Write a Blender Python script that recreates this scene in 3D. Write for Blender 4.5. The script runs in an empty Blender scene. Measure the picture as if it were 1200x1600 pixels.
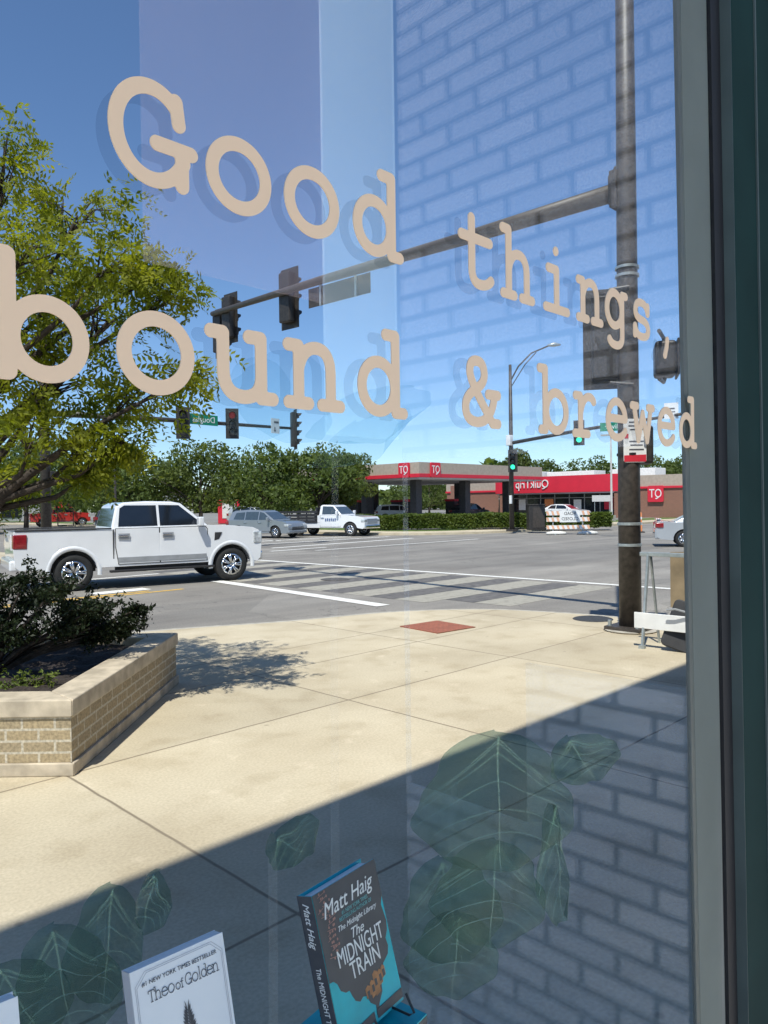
import bpy, bmesh, math, random
import numpy as np
from math import sin, cos, pi, radians, sqrt, atan2
from mathutils import Vector, Matrix, Euler

random.seed(7)
SC = bpy.context.scene
COL = SC.collection

# ------------------------------------------------------------------ camera
# X runs along the shop window to the right, Y goes away beyond the glass, Z is up; the glass is the plane Y = 0
F_PX, CAM_H, CAM_BACK = 1170.0, 1.8, 0.70
YAW, PITCH, ROLL = radians(44.8), math.atan(14 / F_PX), 0.0135
a_ = Vector((cos(YAW), sin(YAW), 0)); r_ = Vector((sin(YAW), -cos(YAW), 0)); up_ = Vector((0, 0, 1))
fwd = a_ * cos(PITCH) - up_ * sin(PITCH)
u_ = up_ * cos(PITCH) + a_ * sin(PITCH)
rr = r_ * cos(ROLL) - u_ * sin(ROLL)
uu = u_ * cos(ROLL) + r_ * sin(ROLL)
cam_d = bpy.data.cameras.new('camera')
cam = bpy.data.objects.new('camera', cam_d); COL.objects.link(cam)
cam.matrix_world = Matrix(((rr.x, uu.x, -fwd.x, 0), (rr.y, uu.y, -fwd.y, -CAM_BACK), (rr.z, uu.z, -fwd.z, CAM_H), (0, 0, 0, 1)))
cam_d.sensor_fit = 'VERTICAL'; cam_d.sensor_height = 36.0; cam_d.lens = 36.0 * F_PX / 1600
cam_d.clip_start = 0.05; cam_d.clip_end = 3000
SC.camera = cam

# ------------------------------------------------------------------ light
SUN_TO = Vector((-0.50, -0.27, 1.0)).normalized()
sd = bpy.data.lights.new('sun', 'SUN'); sd.energy = 4.8; sd.angle = radians(0.5); sd.color = (1.0, 0.955, 0.88)
so = bpy.data.objects.new('sun', sd); COL.objects.link(so)
so.rotation_euler = SUN_TO.to_track_quat('Z', 'Y').to_euler(); so.location = (-8, -6, 20)
W = bpy.data.worlds.new('World'); SC.world = W; W.use_nodes = True
nt = W.node_tree
bg = nt.nodes.get('Background') or nt.nodes.new('ShaderNodeBackground')
sky = nt.nodes.new('ShaderNodeTexSky'); sky.sky_type = 'NISHITA'; sky.sun_disc = False
sky.sun_elevation = math.asin(SUN_TO.z); sky.sun_rotation = atan2(SUN_TO.x, SUN_TO.y)
sky.altitude = 4000; sky.air_density = 1.5; sky.dust_density = 0.0; sky.ozone_density = 7.0
nt.links.new(sky.outputs[0], bg.inputs[0]); bg.inputs[1].default_value = 0.138
SC.view_settings.view_transform = 'Standard'; SC.view_settings.look = 'None'
SC.view_settings.exposure = 0.20; SC.view_settings.gamma = 1.0
SC.cycles.transparent_max_bounces = 16
SC.cycles.max_bounces = 8

# ------------------------------------------------------------------ helpers
def link(o, parent=None):
    COL.objects.link(o)
    if parent is not None: o.parent = parent
    return o

def tag(o, label=None, cat=None, group=None, kind=None):
    if label: o['label'] = label
    if cat: o['category'] = cat
    if group: o['group'] = group
    if kind: o['kind'] = kind
    return o

def thing(name, label, cat, loc=(0, 0, 0), rz=0.0, group=None):
    o = bpy.data.objects.new(name, None); COL.objects.link(o)
    o.location = loc; o.rotation_euler = (0, 0, rz); o.empty_display_size = 0.2
    return tag(o, label, cat, group)

def copy_tree(o, parent=None):
    c = o.copy(); COL.objects.link(c)
    if parent is not None: c.parent = parent
    for ch in list(o.children): copy_tree(ch, c)
    return c

class MB:
    """collects geometry, then links it as one mesh object"""
    def __init__(s): s.v = []; s.f = []
    def add(s, vs, fs, M=None):
        b = len(s.v)
        s.v += [tuple(M @ Vector(p)) if M is not None else tuple(p) for p in vs]
        s.f += [tuple(i + b for i in f) for f in fs]
        return s
    def box(s, c, d, M=None, rz=0):
        x, y, z = d[0] / 2, d[1] / 2, d[2] / 2
        vs = [(-x, -y, -z), (x, -y, -z), (x, y, -z), (-x, y, -z), (-x, -y, z), (x, -y, z), (x, y, z), (-x, y, z)]
        T = Matrix.Translation(c) @ Matrix.Rotation(rz, 4, 'Z')
        if M is not None: T = M @ T
        return s.add(vs, [(0, 3, 2, 1), (4, 5, 6, 7), (0, 1, 5, 4), (1, 2, 6, 5), (2, 3, 7, 6), (3, 0, 4, 7)], T)
    def prism(s, poly, z0, z1, M=None):
        """poly (x, y), counter-clockwise, from z0 to z1"""
        n = len(poly)
        vs = [(x, y, z0) for x, y in poly] + [(x, y, z1) for x, y in poly]
        fs = [tuple(range(n - 1, -1, -1)), tuple(range(n, 2 * n))] + [(i, (i + 1) % n, n + (i + 1) % n, n + i) for i in range(n)]
        return s.add(vs, fs, M)
    def side(s, poly, w, M=None):
        """poly (x, z) pushed out sideways to y = -w(z) .. w(z)"""
        n = len(poly); W_ = w if callable(w) else (lambda z: w)
        vs = [(x, -W_(z), z) for x, z in poly] + [(x, W_(z), z) for x, z in poly]
        fs = [tuple(range(n)), tuple(range(2 * n - 1, n - 1, -1))] + [(i, n + i, n + (i + 1) % n, (i + 1) % n) for i in range(n)]
        return s.add(vs, fs, M)
    def tube(s, path, r, n=8, caps=True, M=None):
        path = [Vector(p) for p in path]; k = len(path)
        R = r if isinstance(r, (list, tuple)) else [r] * k
        vs, fs = [], []
        prev = None
        for i, p in enumerate(path):
            d = (path[min(i + 1, k - 1)] - path[max(i - 1, 0)]).normalized()
            ref = Vector((0, 0, 1)) if abs(d.z) < 0.95 else Vector((1, 0, 0))
            if prev is not None: ref = prev
            x = (ref - d * ref.dot(d))
            if x.length < 1e-6: x = d.orthogonal()
            x.normalize(); y = d.cross(x); prev = x
            for j in range(n):
                t = 2 * pi * j / n
                vs.append(p + (x * cos(t) + y * sin(t)) * R[i])
        for i in range(k - 1):
            for j in range(n):
                fs.append((i * n + j, i * n + (j + 1) % n, (i + 1) * n + (j + 1) % n, (i + 1) * n + j))
        if caps:
            fs.append(tuple(range(n - 1, -1, -1))); fs.append(tuple(range((k - 1) * n, k * n)))
        return s.add(vs, fs, M)
    def lathe(s, prof, n=24, M=None):
        """prof (r, z) turned about Z"""
        k = len(prof); vs = []; fs = []
        for r, z in prof:
            for j in range(n):
                t = 2 * pi * j / n; vs.append((r * cos(t), r * sin(t), z))
        for i in range(k - 1):
            for j in range(n):
                fs.append((i * n + j, i * n + (j + 1) % n, (i + 1) * n + (j + 1) % n, (i + 1) * n + j))
        return s.add(vs, fs, M)
    def build(s, name, mat, parent=None, smooth=False, bevel=0.0, seg=2, loc=None):
        me = bpy.data.meshes.new(name); me.from_pydata(s.v, [], s.f); me.update()
        bm = bmesh.new(); bm.from_mesh(me); bmesh.ops.recalc_face_normals(bm, faces=bm.faces); bm.to_mesh(me); bm.free()
        if mat is not None: me.materials.append(mat)
        if smooth: me.shade_smooth()
        o = bpy.data.objects.new(name, me); link(o, parent)
        if loc is not None: o.location = loc
        if bevel:
            m = o.modifiers.new('bevel', 'BEVEL'); m.width = bevel; m.segments = seg; m.limit_method = 'ANGLE'; m.angle_limit = radians(35)
            if smooth or seg > 1:
                me.shade_smooth()
                w = o.modifiers.new('wn', 'WEIGHTED_NORMAL'); w.keep_sharp = True
        return o

def quads_mesh(name, V, mat, parent=None, vper=4):
    """V: (n, vper, 3) array of loose faces"""
    n = len(V); me = bpy.data.meshes.new(name)
    me.vertices.add(n * vper); me.vertices.foreach_set('co', V.reshape(-1).astype(np.float32))
    me.loops.add(n * vper); me.loops.foreach_set('vertex_index', np.arange(n * vper, dtype=np.int32))
    me.polygons.add(n); me.polygons.foreach_set('loop_start', np.arange(0, n * vper, vper, dtype=np.int32))
    me.update(calc_edges=True); me.validate()
    me.materials.append(mat)
    o = bpy.data.objects.new(name, me); return link(o, parent)

# ------------------------------------------------------------------ materials
def new_mat(name):
    m = bpy.data.materials.new(name); m.use_nodes = True
    nt = m.node_tree; return m, nt, nt.nodes['Principled BSDF'], nt.nodes['Material Output']

def noise_mix(nt, c1, c2, scale, detail=4, coord='Object', lo=0.35, hi=0.65, vec=None):
    N = nt.nodes; L = nt.links
    tc = N.new('ShaderNodeTexCoord'); no = N.new('ShaderNodeTexNoise'); no.inputs['Scale'].default_value = scale; no.inputs['Detail'].default_value = detail
    L.new(vec if vec is not None else tc.outputs[coord], no.inputs['Vector'])
    mr = N.new('ShaderNodeMapRange'); mr.inputs[1].default_value = lo; mr.inputs[2].default_value = hi
    L.new(no.outputs[0], mr.inputs[0])
    mx = N.new('ShaderNodeMix'); mx.data_type = 'RGBA'
    L.new(mr.outputs[0], mx.inputs[0])
    for i, c in ((6, c1), (7, c2)):
        if isinstance(c, tuple): mx.inputs[i].default_value = (*c, 1)
        else: L.new(c, mx.inputs[i])
    return mx.outputs[2], no.outputs[0]

def bump(nt, bs, h, strength=0.3, dist=0.01):
    b = nt.nodes.new('ShaderNodeBump'); b.inputs['Strength'].default_value = strength; b.inputs['Distance'].default_value = dist
    nt.links.new(h, b.inputs['Height']); nt.links.new(b.outputs[0], bs.inputs['Normal'])

def mat(name, col, rough=0.6, metal=0.0, var=0.12, scale=6.0, bmp=0.0, coat=0.0, emit=None, spec=None):
    m, nt, bs, out = new_mat(name)
    bs.inputs['Roughness'].default_value = rough; bs.inputs['Metallic'].default_value = metal
    if coat: bs.inputs['Coat Weight'].default_value = coat; bs.inputs['Coat Roughness'].default_value = 0.06
    if spec is not None: bs.inputs['Specular IOR Level'].default_value = spec
    c1 = tuple(c * (1 - var) for c in col); c2 = tuple(min(1, c * (1 + var)) for c in col)
    co, h = noise_mix(nt, c1, c2, scale)
    nt.links.new(co, bs.inputs['Base Color'])
    if bmp: bump(nt, bs, h, bmp)
    if emit:
        bs.inputs['Emission Color'].default_value = (*emit[0], 1); bs.inputs['Emission Strength'].default_value = emit[1]
    return m

def box_uv(nt):
    """in-plane coordinates for upright faces square to the object's axes: (along, z)"""
    N = nt.nodes; L = nt.links
    tc = N.new('ShaderNodeTexCoord'); sp = N.new('ShaderNodeSeparateXYZ'); L.new(tc.outputs['Object'], sp.inputs[0])
    sn = N.new('ShaderNodeSeparateXYZ'); L.new(tc.outputs['Normal'], sn.inputs[0])
    ab = N.new('ShaderNodeMath'); ab.operation = 'ABSOLUTE'; L.new(sn.outputs[1], ab.inputs[0])
    gt = N.new('ShaderNodeMath'); gt.operation = 'GREATER_THAN'; L.new(ab.outputs[0], gt.inputs[0]); gt.inputs[1].default_value = 0.5
    mx = N.new('ShaderNodeMix'); L.new(gt.outputs[0], mx.inputs[0]); L.new(sp.outputs[1], mx.inputs[2]); L.new(sp.outputs[0], mx.inputs[3])
    cb = N.new('ShaderNodeCombineXYZ'); L.new(mx.outputs[0], cb.inputs[0]); L.new(sp.outputs[2], cb.inputs[1])
    return cb.outputs[0]

def brick_mat(name, c1, c2, mortar, bw, bh, mort, rough=0.85, alpha=1.0, fleck=0.25, fscale=60, bmp=0.4, flat=False):
    m, nt, bs, out = new_mat(name); N = nt.nodes; L = nt.links
    if flat:
        tc = N.new('ShaderNodeTexCoord'); uv = tc.outputs['Object']
    else: uv = box_uv(nt)
    br = N.new('ShaderNodeTexBrick'); L.new(uv, br.inputs['Vector'])
    br.inputs['Color1'].default_value = (*c1, 1); br.inputs['Color2'].default_value = (*c2, 1); br.inputs['Mortar'].default_value = (*mortar, 1)
    br.inputs['Scale'].default_value = 1; br.inputs['Mortar Size'].default_value = mort; br.inputs['Mortar Smooth'].default_value = 0.0
    br.inputs['Brick Width'].default_value = bw; br.inputs['Row Height'].default_value = bh; br.inputs['Bias'].default_value = 0
    dk = N.new('ShaderNodeMix'); dk.data_type = 'RGBA'; dk.blend_type = 'MULTIPLY'; dk.inputs[0].default_value = 1
    co, h = noise_mix(nt, (1 - fleck,) * 3, (1 + fleck * .6,) * 3, fscale, 5)
    L.new(br.outputs[0], dk.inputs[6]); L.new(co, dk.inputs[7])
    L.new(dk.outputs[2], bs.inputs['Base Color']); bs.inputs['Roughness'].default_value = rough
    iv = N.new('ShaderNodeMath'); iv.operation = 'SUBTRACT'; iv.inputs[0].default_value = 1; L.new(br.outputs[1], iv.inputs[1])
    bump(nt, bs, iv.outputs[0], bmp, 0.006)
    if alpha < 1: ghost(nt, bs, out, alpha)
    return m

def ghost(nt, bs, out, alpha):
    """seen half through, as things behind a reflecting pane are"""
    tr = nt.nodes.new('ShaderNodeBsdfTransparent'); mx = nt.nodes.new('ShaderNodeMixShader')
    mx.inputs[0].default_value = alpha
    nt.links.new(tr.outputs[0], mx.inputs[1]); nt.links.new(bs.outputs[0], mx.inputs[2]); nt.links.new(mx.outputs[0], out.inputs[0])

def ghost_mat(name, col, alpha, rough=0.8, var=0.06, scale=5):
    m = mat(name, col, rough, var=var, scale=scale); nt = m.node_tree
    ghost(nt, nt.nodes['Principled BSDF'], nt.nodes['Material Output'], alpha); return m

def leaf_mat(name, c1, c2, scale=1.5, trans=0.35, rough=0.55):
    m, nt, bs, out = new_mat(name); N = nt.nodes; L = nt.links
    co, h = noise_mix(nt, c1, c2, scale, 3, lo=.3, hi=.7)
    co2, _ = noise_mix(nt, (.65, .68, .6), (1.25, 1.2, 1.1), scale * 14, 2, lo=.3, hi=.7)
    mu = N.new('ShaderNodeMix'); mu.data_type = 'RGBA'; mu.blend_type = 'MULTIPLY'; mu.inputs[0].default_value = 1
    L.new(co, mu.inputs[6]); L.new(co2, mu.inputs[7])
    L.new(mu.outputs[2], bs.inputs['Base Color']); bs.inputs['Roughness'].default_value = rough; bs.inputs['Specular IOR Level'].default_value = 0.3
    tl = N.new('ShaderNodeBsdfTranslucent'); mx = N.new('ShaderNodeMixShader'); mx.inputs[0].default_value = trans
    sat = N.new('ShaderNodeMix'); sat.data_type = 'RGBA'; sat.blend_type = 'MULTIPLY'; sat.inputs[0].default_value = 1; sat.inputs[7].default_value = (1.5, 1.5, .5, 1)
    L.new(mu.outputs[2], sat.inputs[6]); L.new(sat.outputs[2], tl.inputs[0])
    L.new(bs.outputs[0], mx.inputs[1]); L.new(tl.outputs[0], mx.inputs[2]); L.new(mx.outputs[0], out.inputs[0])
    return m

def pavement_mat():
    """sun-bleached concrete with tooled joints at the places they have on the corner, stains and hairline cracks"""
    m, nt, bs, out = new_mat('pavement_concrete'); N = nt.nodes; L = nt.links
    base, h = noise_mix(nt, (.53, .45, .315), (.60, .52, .375), 1.3, 6)
    fine, h2 = noise_mix(nt, (.90,) * 3, (1.06,) * 3, 55, 3)
    blot, _ = noise_mix(nt, (.88, .87, .86), (1.04, 1.04, 1.04), .55, 5, lo=.3, hi=.6)
    def mul(a, b):
        x = N.new('ShaderNodeMix'); x.data_type = 'RGBA'; x.blend_type = 'MULTIPLY'; x.inputs[0].default_value = 1
        L.new(a, x.inputs[6]); L.new(b, x.inputs[7]); return x.outputs[2]
    c = mul(mul(base, fine), blot)
    tc = N.new('ShaderNodeTexCoord'); sp = N.new('ShaderNodeSeparateXYZ'); L.new(tc.outputs['Object'], sp.inputs[0])
    wob = N.new('ShaderNodeTexNoise'); wob.inputs['Scale'].default_value = 2.5; L.new(tc.outputs['Object'], wob.inputs['Vector'])
    acc = None
    def M(op, a, b=None):
        n = N.new('ShaderNodeMath'); n.operation = op
        for i, x in enumerate((a, b)):
            if x is None: continue
            if isinstance(x, (int, float)): n.inputs[i].default_value = x
            else: L.new(x, n.inputs[i])
        return n.outputs[0]
    w = M('MULTIPLY', M('SUBTRACT', wob.outputs[0], .5), .02)
    for axis, vals in ((0, (-5.6, -3.05, -.5, 2.035, 4.61, 7.15, 9.6)), (1, (-3.1, -.6, 1.89, 4.37, 5.82, 6.74))):
        co = M('ADD', sp.outputs[axis], w)
        for v in vals:
            d = M('ABSOLUTE', M('SUBTRACT', co, v))
            acc = d if acc is None else M('MINIMUM', acc, d)
    fx = M('FLOOR', M('DIVIDE', M('SUBTRACT', sp.outputs[0], 2.035), 2.57)); fy = M('FLOOR', M('DIVIDE', M('SUBTRACT', sp.outputs[1], 1.89), 2.46))
    cb = N.new('ShaderNodeCombineXYZ'); L.new(fx, cb.inputs[0]); L.new(fy, cb.inputs[1])
    wn = N.new('ShaderNodeTexWhiteNoise'); wn.noise_dimensions = '2D'; L.new(cb.outputs[0], wn.inputs['Vector'])
    tone = N.new('ShaderNodeMapRange'); tone.inputs[3].default_value = .90; tone.inputs[4].default_value = 1.04; L.new(wn.outputs[0], tone.inputs[0])
    c = mul(c, tone.outputs[0])
    vo = N.new('ShaderNodeTexVoronoi'); vo.inputs['Scale'].default_value = 2.3; vo.inputs['Randomness'].default_value = 1; L.new(tc.outputs['Object'], vo.inputs['Vector'])
    sv = N.new('ShaderNodeMapRange'); sv.inputs[1].default_value = .035; sv.inputs[2].default_value = .06; sv.inputs[3].default_value = .72; L.new(vo.outputs['Distance'], sv.inputs[0])
    c = mul(c, sv.outputs[0])
    st2, _ = noise_mix(nt, (.92, .91, .89), (1, 1, 1), 2.6, 9, lo=.34, hi=.47)
    c = mul(c, st2)
    st3, _ = noise_mix(nt, (1.10, 1.10, 1.12), (1, 1, 1), 4.1, 6, lo=.30, hi=.38)
    c = mul(c, st3)
    mr = N.new('ShaderNodeMapRange'); mr.inputs[1].default_value = .005; mr.inputs[2].default_value = .013; L.new(acc, mr.inputs[0])
    # cracks: a thin band of a distorted noise
    cn = N.new('ShaderNodeTexNoise'); cn.inputs['Scale'].default_value = .9; cn.inputs['Detail'].default_value = 7; cn.inputs['Roughness'].default_value = .6
    L.new(tc.outputs['Object'], cn.inputs['Vector'])
    cr = N.new('ShaderNodeMapRange'); cr.inputs[1].default_value = .0; cr.inputs[2].default_value = .0012; L.new(M('ABSOLUTE', M('SUBTRACT', cn.outputs[0], .60)), cr.inputs[0])
    cr.inputs[3].default_value = .78
    jx = N.new('ShaderNodeMix'); jx.data_type = 'RGBA'; L.new(mr.outputs[0], jx.inputs[0]); jx.inputs[6].default_value = (.24, .195, .135, 1); L.new(c, jx.inputs[7])
    kx = N.new('ShaderNodeMix'); kx.data_type = 'RGBA'; kx.blend_type = 'MULTIPLY'; kx.inputs[0].default_value = 1
    L.new(jx.outputs[2], kx.inputs[6]); L.new(cr.outputs[0], kx.inputs[7])
    L.new(kx.outputs[2], bs.inputs['Base Color']); bs.inputs['Roughness'].default_value = .9
    bump(nt, bs, M('ADD', M('MULTIPLY', h2, .15), mr.outputs[0]), .25, .006)
    return m

def asphalt_mat(name, c1, c2, streak=True):
    m, nt, bs, out = new_mat(name); N = nt.nodes; L = nt.links
    base, h = noise_mix(nt, c1, c2, .5, 6)
    fine, h2 = noise_mix(nt, (.8,) * 3, (1.15,) * 3, 45, 3)
    x = N.new('ShaderNodeMix'); x.data_type = 'RGBA'; x.blend_type = 'MULTIPLY'; x.inputs[0].default_value = 1
    L.new(base, x.inputs[6]); L.new(fine, x.inputs[7]); last = x.outputs[2]
    if streak:
        tc = N.new('ShaderNodeTexCoord'); mp = N.new('ShaderNodeMapping'); mp.inputs['Scale'].default_value = (.05, .9, 1); L.new(tc.outputs['Object'], mp.inputs[0])
        st, _ = noise_mix(nt, (.80, .80, .80), (1.1, 1.09, 1.07), 1.2, 4, vec=mp.outputs[0])
        y = N.new('ShaderNodeMix'); y.data_type = 'RGBA'; y.blend_type = 'MULTIPLY'; y.inputs[0].default_value = 1
        L.new(last, y.inputs[6]); L.new(st, y.inputs[7]); last = y.outputs[2]
    tc2 = N.new('ShaderNodeTexCoord')
    def MM(op, a, b=None):
        n = N.new('ShaderNodeMath'); n.operation = op
        for i, q in enumerate((a, b)):
            if q is None: continue
            if isinstance(q, (int, float)): n.inputs[i].default_value = q
            else: L.new(q, n.inputs[i])
        return n.outputs[0]
    def mult(a, b):
        y = N.new('ShaderNodeMix'); y.data_type = 'RGBA'; y.blend_type = 'MULTIPLY'; y.inputs[0].default_value = 1
        L.new(a, y.inputs[6]); L.new(b, y.inputs[7]); return y.outputs[2]
    for sc_, thr, wid, dk in ((.22, .5, .0022, .55), (.6, .57, .0022, .68)):   # sealed cracks
        cn = N.new('ShaderNodeTexNoise'); cn.inputs['Scale'].default_value = sc_; cn.inputs['Detail'].default_value = 6; L.new(tc2.outputs['Object'], cn.inputs['Vector'])
        cr = N.new('ShaderNodeMapRange'); cr.inputs[2].default_value = wid; cr.inputs[3].default_value = dk; L.new(MM('ABSOLUTE', MM('SUBTRACT', cn.outputs[0], thr)), cr.inputs[0]); last = mult(last, cr.outputs[0])
    vo = N.new('ShaderNodeTexVoronoi'); vo.distance = 'CHEBYCHEV'; vo.inputs['Scale'].default_value = .13; vo.inputs['Randomness'].default_value = .8; L.new(tc2.outputs['Object'], vo.inputs['Vector'])
    sp2 = N.new('ShaderNodeSeparateColor'); L.new(vo.outputs['Color'], sp2.inputs[0])
    pm = N.new('ShaderNodeMapRange'); pm.inputs[3].default_value = .86; pm.inputs[4].default_value = 1.08; L.new(sp2.outputs[0], pm.inputs[0]); last = mult(last, pm.outputs[0])
    L.new(last, bs.inputs['Base Color']); bs.inputs['Roughness'].default_value = .85
    bump(nt, bs, h2, .3, .006)
    return m

def paint_mark_mat(name, col, wear=(.35, .55)):
    m, nt, bs, out = new_mat(name)
    co, h = noise_mix(nt, tuple(c * .55 for c in col), col, 7, 7, lo=wear[0], hi=wear[1])
    nt.links.new(co, bs.inputs['Base Color']); bs.inputs['Roughness'].default_value = .7
    return m

def car_paint(name, col, metal=0.0):
    return mat(name, col, .28, metal, var=.03, scale=2, coat=1.0)

MT = {}
MT['pave'] = pavement_mat()
MT['kerb'] = mat('kerb_concrete', (.43, .40, .34), .9, var=.15, scale=9, bmp=.2)
MT['road'] = asphalt_mat('worn_asphalt', (.235, .215, .19), (.29, .27, .24))
MT['lot'] = asphalt_mat('car_park_asphalt', (.22, .21, .195), (.30, .285, .26), False)
MT['white_mark'] = paint_mark_mat('white_road_paint', (.80, .78, .72), (.28, .42))
MT['band'] = paint_mark_mat('pale_crossing_band', (.385, .355, .29), (.2, .5))
MT['dark_band'] = paint_mark_mat('dark_crossing_band', (.17, .155, .14), (.3, .6))
MT['yellow_mark'] = paint_mark_mat('yellow_road_paint', (.70, .42, .06), (.3, .45))
MT['grass'] = mat('grass', (.10, .15, .035), .9, var=.35, scale=3, bmp=.4)
MT['far_ground'] = mat('far_ground', (.13, .15, .07), .95, var=.3, scale=.2)
MT['red_paver'] = brick_mat('red_paver_brick', (.40, .13, .075), (.33, .11, .065), (.24, .10, .06), .10, .05, .004, flat=True)
MT['planter_brick'] = brick_mat('buff_planter_brick', (.41, .32, .19), (.355, .285, .18), (.55, .49, .38), .22, .078, .008, fleck=.28, fscale=48)
MT['stone'] = mat('weathered_cap_stone', (.50, .425, .32), .9, var=.22, scale=7, bmp=.25)
MT['mulch'] = mat('dark_mulch', (.035, .026, .022), .95, var=.5, scale=40, bmp=.8)
MT['black'] = mat('black_metal', (.022, .022, .023), .45, .0, var=.15, scale=8)
MT['pole'] = mat('dark_bronze_pole', (.052, .043, .036), .5, .0, var=.35, scale=14, bmp=.1)
MT['signal'] = mat('dark_signal_housing', (.032, .028, .025), .5, var=.3, scale=18)
MT['arm'] = mat('bronze_mast_arm', (.075, .06, .047), .5, .0, var=.15, scale=6)
MT['galv'] = mat('galvanised_steel', (.42, .46, .46), .45, .6, var=.15, scale=12)
MT['chrome'] = mat('chrome', (.72, .73, .75), .16, 1.0, var=.03)
MT['rubber'] = mat('tyre_rubber', (.018, .018, .018), .8, var=.2)
MT['glass'] = mat('dark_car_glass', (.012, .016, .022), .06, .0, var=.1, coat=.6)
MT['glass_light'] = mat('pale_car_glass', (.05, .07, .085), .08, var=.1, coat=.8)
MT['white_paint'] = car_paint('white_car_paint', (.78, .79, .80))
MT['silver_paint'] = car_paint('silver_car_paint', (.50, .53, .56), .35)
MT['grey_paint'] = car_paint('grey_car_paint', (.27, .30, .33), .4)
MT['red_paint'] = car_paint('red_car_paint', (.52, .035, .03))
MT['dark_paint'] = car_paint('dark_car_paint', (.03, .035, .045))
MT['red_lens'] = mat('red_lens', (.26, .012, .018), .15, var=.25, scale=18, coat=1)
MT['clear_lens'] = mat('clear_lens', (.55, .58, .6), .12, .3, var=.3, scale=14, coat=1)
MT['plastic'] = mat('dark_plastic', (.03, .03, .032), .6, var=.2)
MT['grey_trim'] = mat('grey_trim', (.30, .31, .32), .5, var=.1)
MT['teal_green'] = mat('street_sign_green', (.0, .22, .12), .5, var=.05)
MT['white'] = mat('white_sheeting', (.80, .80, .78), .5, var=.05)
MT['sign_red'] = mat('sign_red', (.62, .03, .05), .5, var=.06)
MT['orange'] = mat('orange_sheeting', (.80, .28, .10), .6, var=.12)
MT['pale_orange'] = mat('faded_orange_sheeting', (.75, .42, .26), .6, var=.1)
MT['lens_off'] = mat('unlit_lens', (.06, .06, .06), .25, var=.2, coat=.6)
MT['lens_green'] = mat('green_signal_lens', (.0, .35, .2), .3, emit=((.05, 1.0, .5), 1.6))
MT['lens_red'] = mat('red_signal_lens', (.4, .02, .02), .3, emit=((1.0, .06, .05), .08))
MT['beige'] = mat('beige_stucco', (.43, .36, .29), .85, var=.08, scale=4, bmp=.1)
MT['qt_red'] = mat('red_fascia', (.66, .025, .05), .55, var=.05, scale=1)
MT['store_brick'] = brick_mat('store_brick', (.30, .135, .09), (.25, .115, .08), (.30, .2, .15), .30, .10, .012)
MT['ceiling'] = mat('canopy_soffit', (.55, .54, .52), .7, var=.05)
MT['col_dark'] = mat('dark_canopy_column', (.05, .05, .055), .6, var=.2)
MT['shop_glass'] = mat('shopfront_glass', (.02, .025, .03), .1, var=.2, coat=.5)
MT['roof_white'] = mat('white_roof_unit', (.75, .75, .73), .6, var=.08)
MT['bark'] = mat('dark_bark', (.055, .042, .034), .9, var=.4, scale=18, bmp=.5)
MT['hedge'] = leaf_mat('hedge_leaves', (.06, .10, .018), (.15, .20, .04), 1.2, .35)
MT['tree_far'] = leaf_mat('far_tree_leaves', (.08, .12, .035), (.15, .20, .065), .35, .4)
MT['tree_far_b'] = leaf_mat('far_olive_tree_leaves', (.085, .12, .035), (.16, .20, .065), .3, .4)
MT['tree_near'] = leaf_mat('honey_locust_leaves', (.10, .155, .018), (.31, .32, .035), 1.3, .5)
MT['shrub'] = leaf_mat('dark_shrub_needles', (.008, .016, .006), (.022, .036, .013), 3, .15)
MT['shrub_light'] = leaf_mat('pale_ground_cover_leaves', (.10, .15, .03), (.20, .25, .06), 4, .3)
# ------------------------------------------------------------------ setting: ground, roads, pavements
def sheet(name, poly, z, m, thick=0.0, kind='structure'):
    b = MB()
    if thick: b.prism(poly, z - thick, z)
    else: b.add([(x, y, z) for x, y in poly], [tuple(range(len(poly)))])
    return tag(b.build(name, m), kind=kind)

MT['bounce_pale'] = mat('pale_bounce_sheet', (.78, .74, .66), .9, var=.06)  # very pale so the unseen sheet throws light back
ROAD_Z = -0.13
sheet('ground', [(-900, -900), (1500, -900), (1500, 1500), (-900, 1500)], -0.20, MT['far_ground'])
sheet('road', [(-160, -60), (240, -60), (240, 260), (-160, 260)], ROAD_Z, MT['road'])

def spline(pts, n=8):
    out = []; P = [Vector((*p, 0)) for p in pts]
    for i in range(len(P) - 1):
        p0, p1, p2, p3 = P[max(i - 1, 0)], P[i], P[i + 1], P[min(i + 2, len(P) - 1)]
        for k in range(n):
            t = k / n
            q = .5 * ((2 * p1) + (p2 - p0) * t + (2 * p0 - 5 * p1 + 4 * p2 - p3) * t * t + (3 * p1 - p0 - 3 * p2 + p3) * t ** 3)
            out.append((q.x, q.y))
    out.append(pts[-1]); return out

CORNER = spline([(-2, 9.85), (2, 9.85), (4.2, 9.75), (5.6, 9.32), (7.15, 8.62), (8.9, 8.05), (10.1, 7.1), (10.62, 5.9), (10.80, 4.6), (10.8, 2), (10.8, -2)], 8)
def offset(line, d):
    out = []
    for i, p in enumerate(line):
        a, b = Vector(line[max(i - 1, 0)]), Vector(line[min(i + 1, len(line) - 1)])
        t = (b - a).normalized(); n = Vector((-t.y, t.x)); out.append((p[0] + n.x * d, p[1] + n.y * d))
    return out
K_IN = offset(CORNER, -.17)
walk_line = [(-40, 9.85 - .17)] + K_IN + [(10.63, -28)]
sheet('pavement', list(reversed(walk_line)) + [(-40, -28)][::-1], 0.0, MT['pave'], .19)
def strip(name, la, lb, z0, z1, m):
    b = MB(); n = len(la)
    poly = list(la) + list(reversed(lb))
    for i in range(n - 1):
        b.prism([la[i], la[i + 1], lb[i + 1], lb[i]][::-1], z0, z1)
    return tag(b.build(name, m), kind='structure')
ext = [(-40, 9.85)] + CORNER + [(10.8, -28)]
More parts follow.
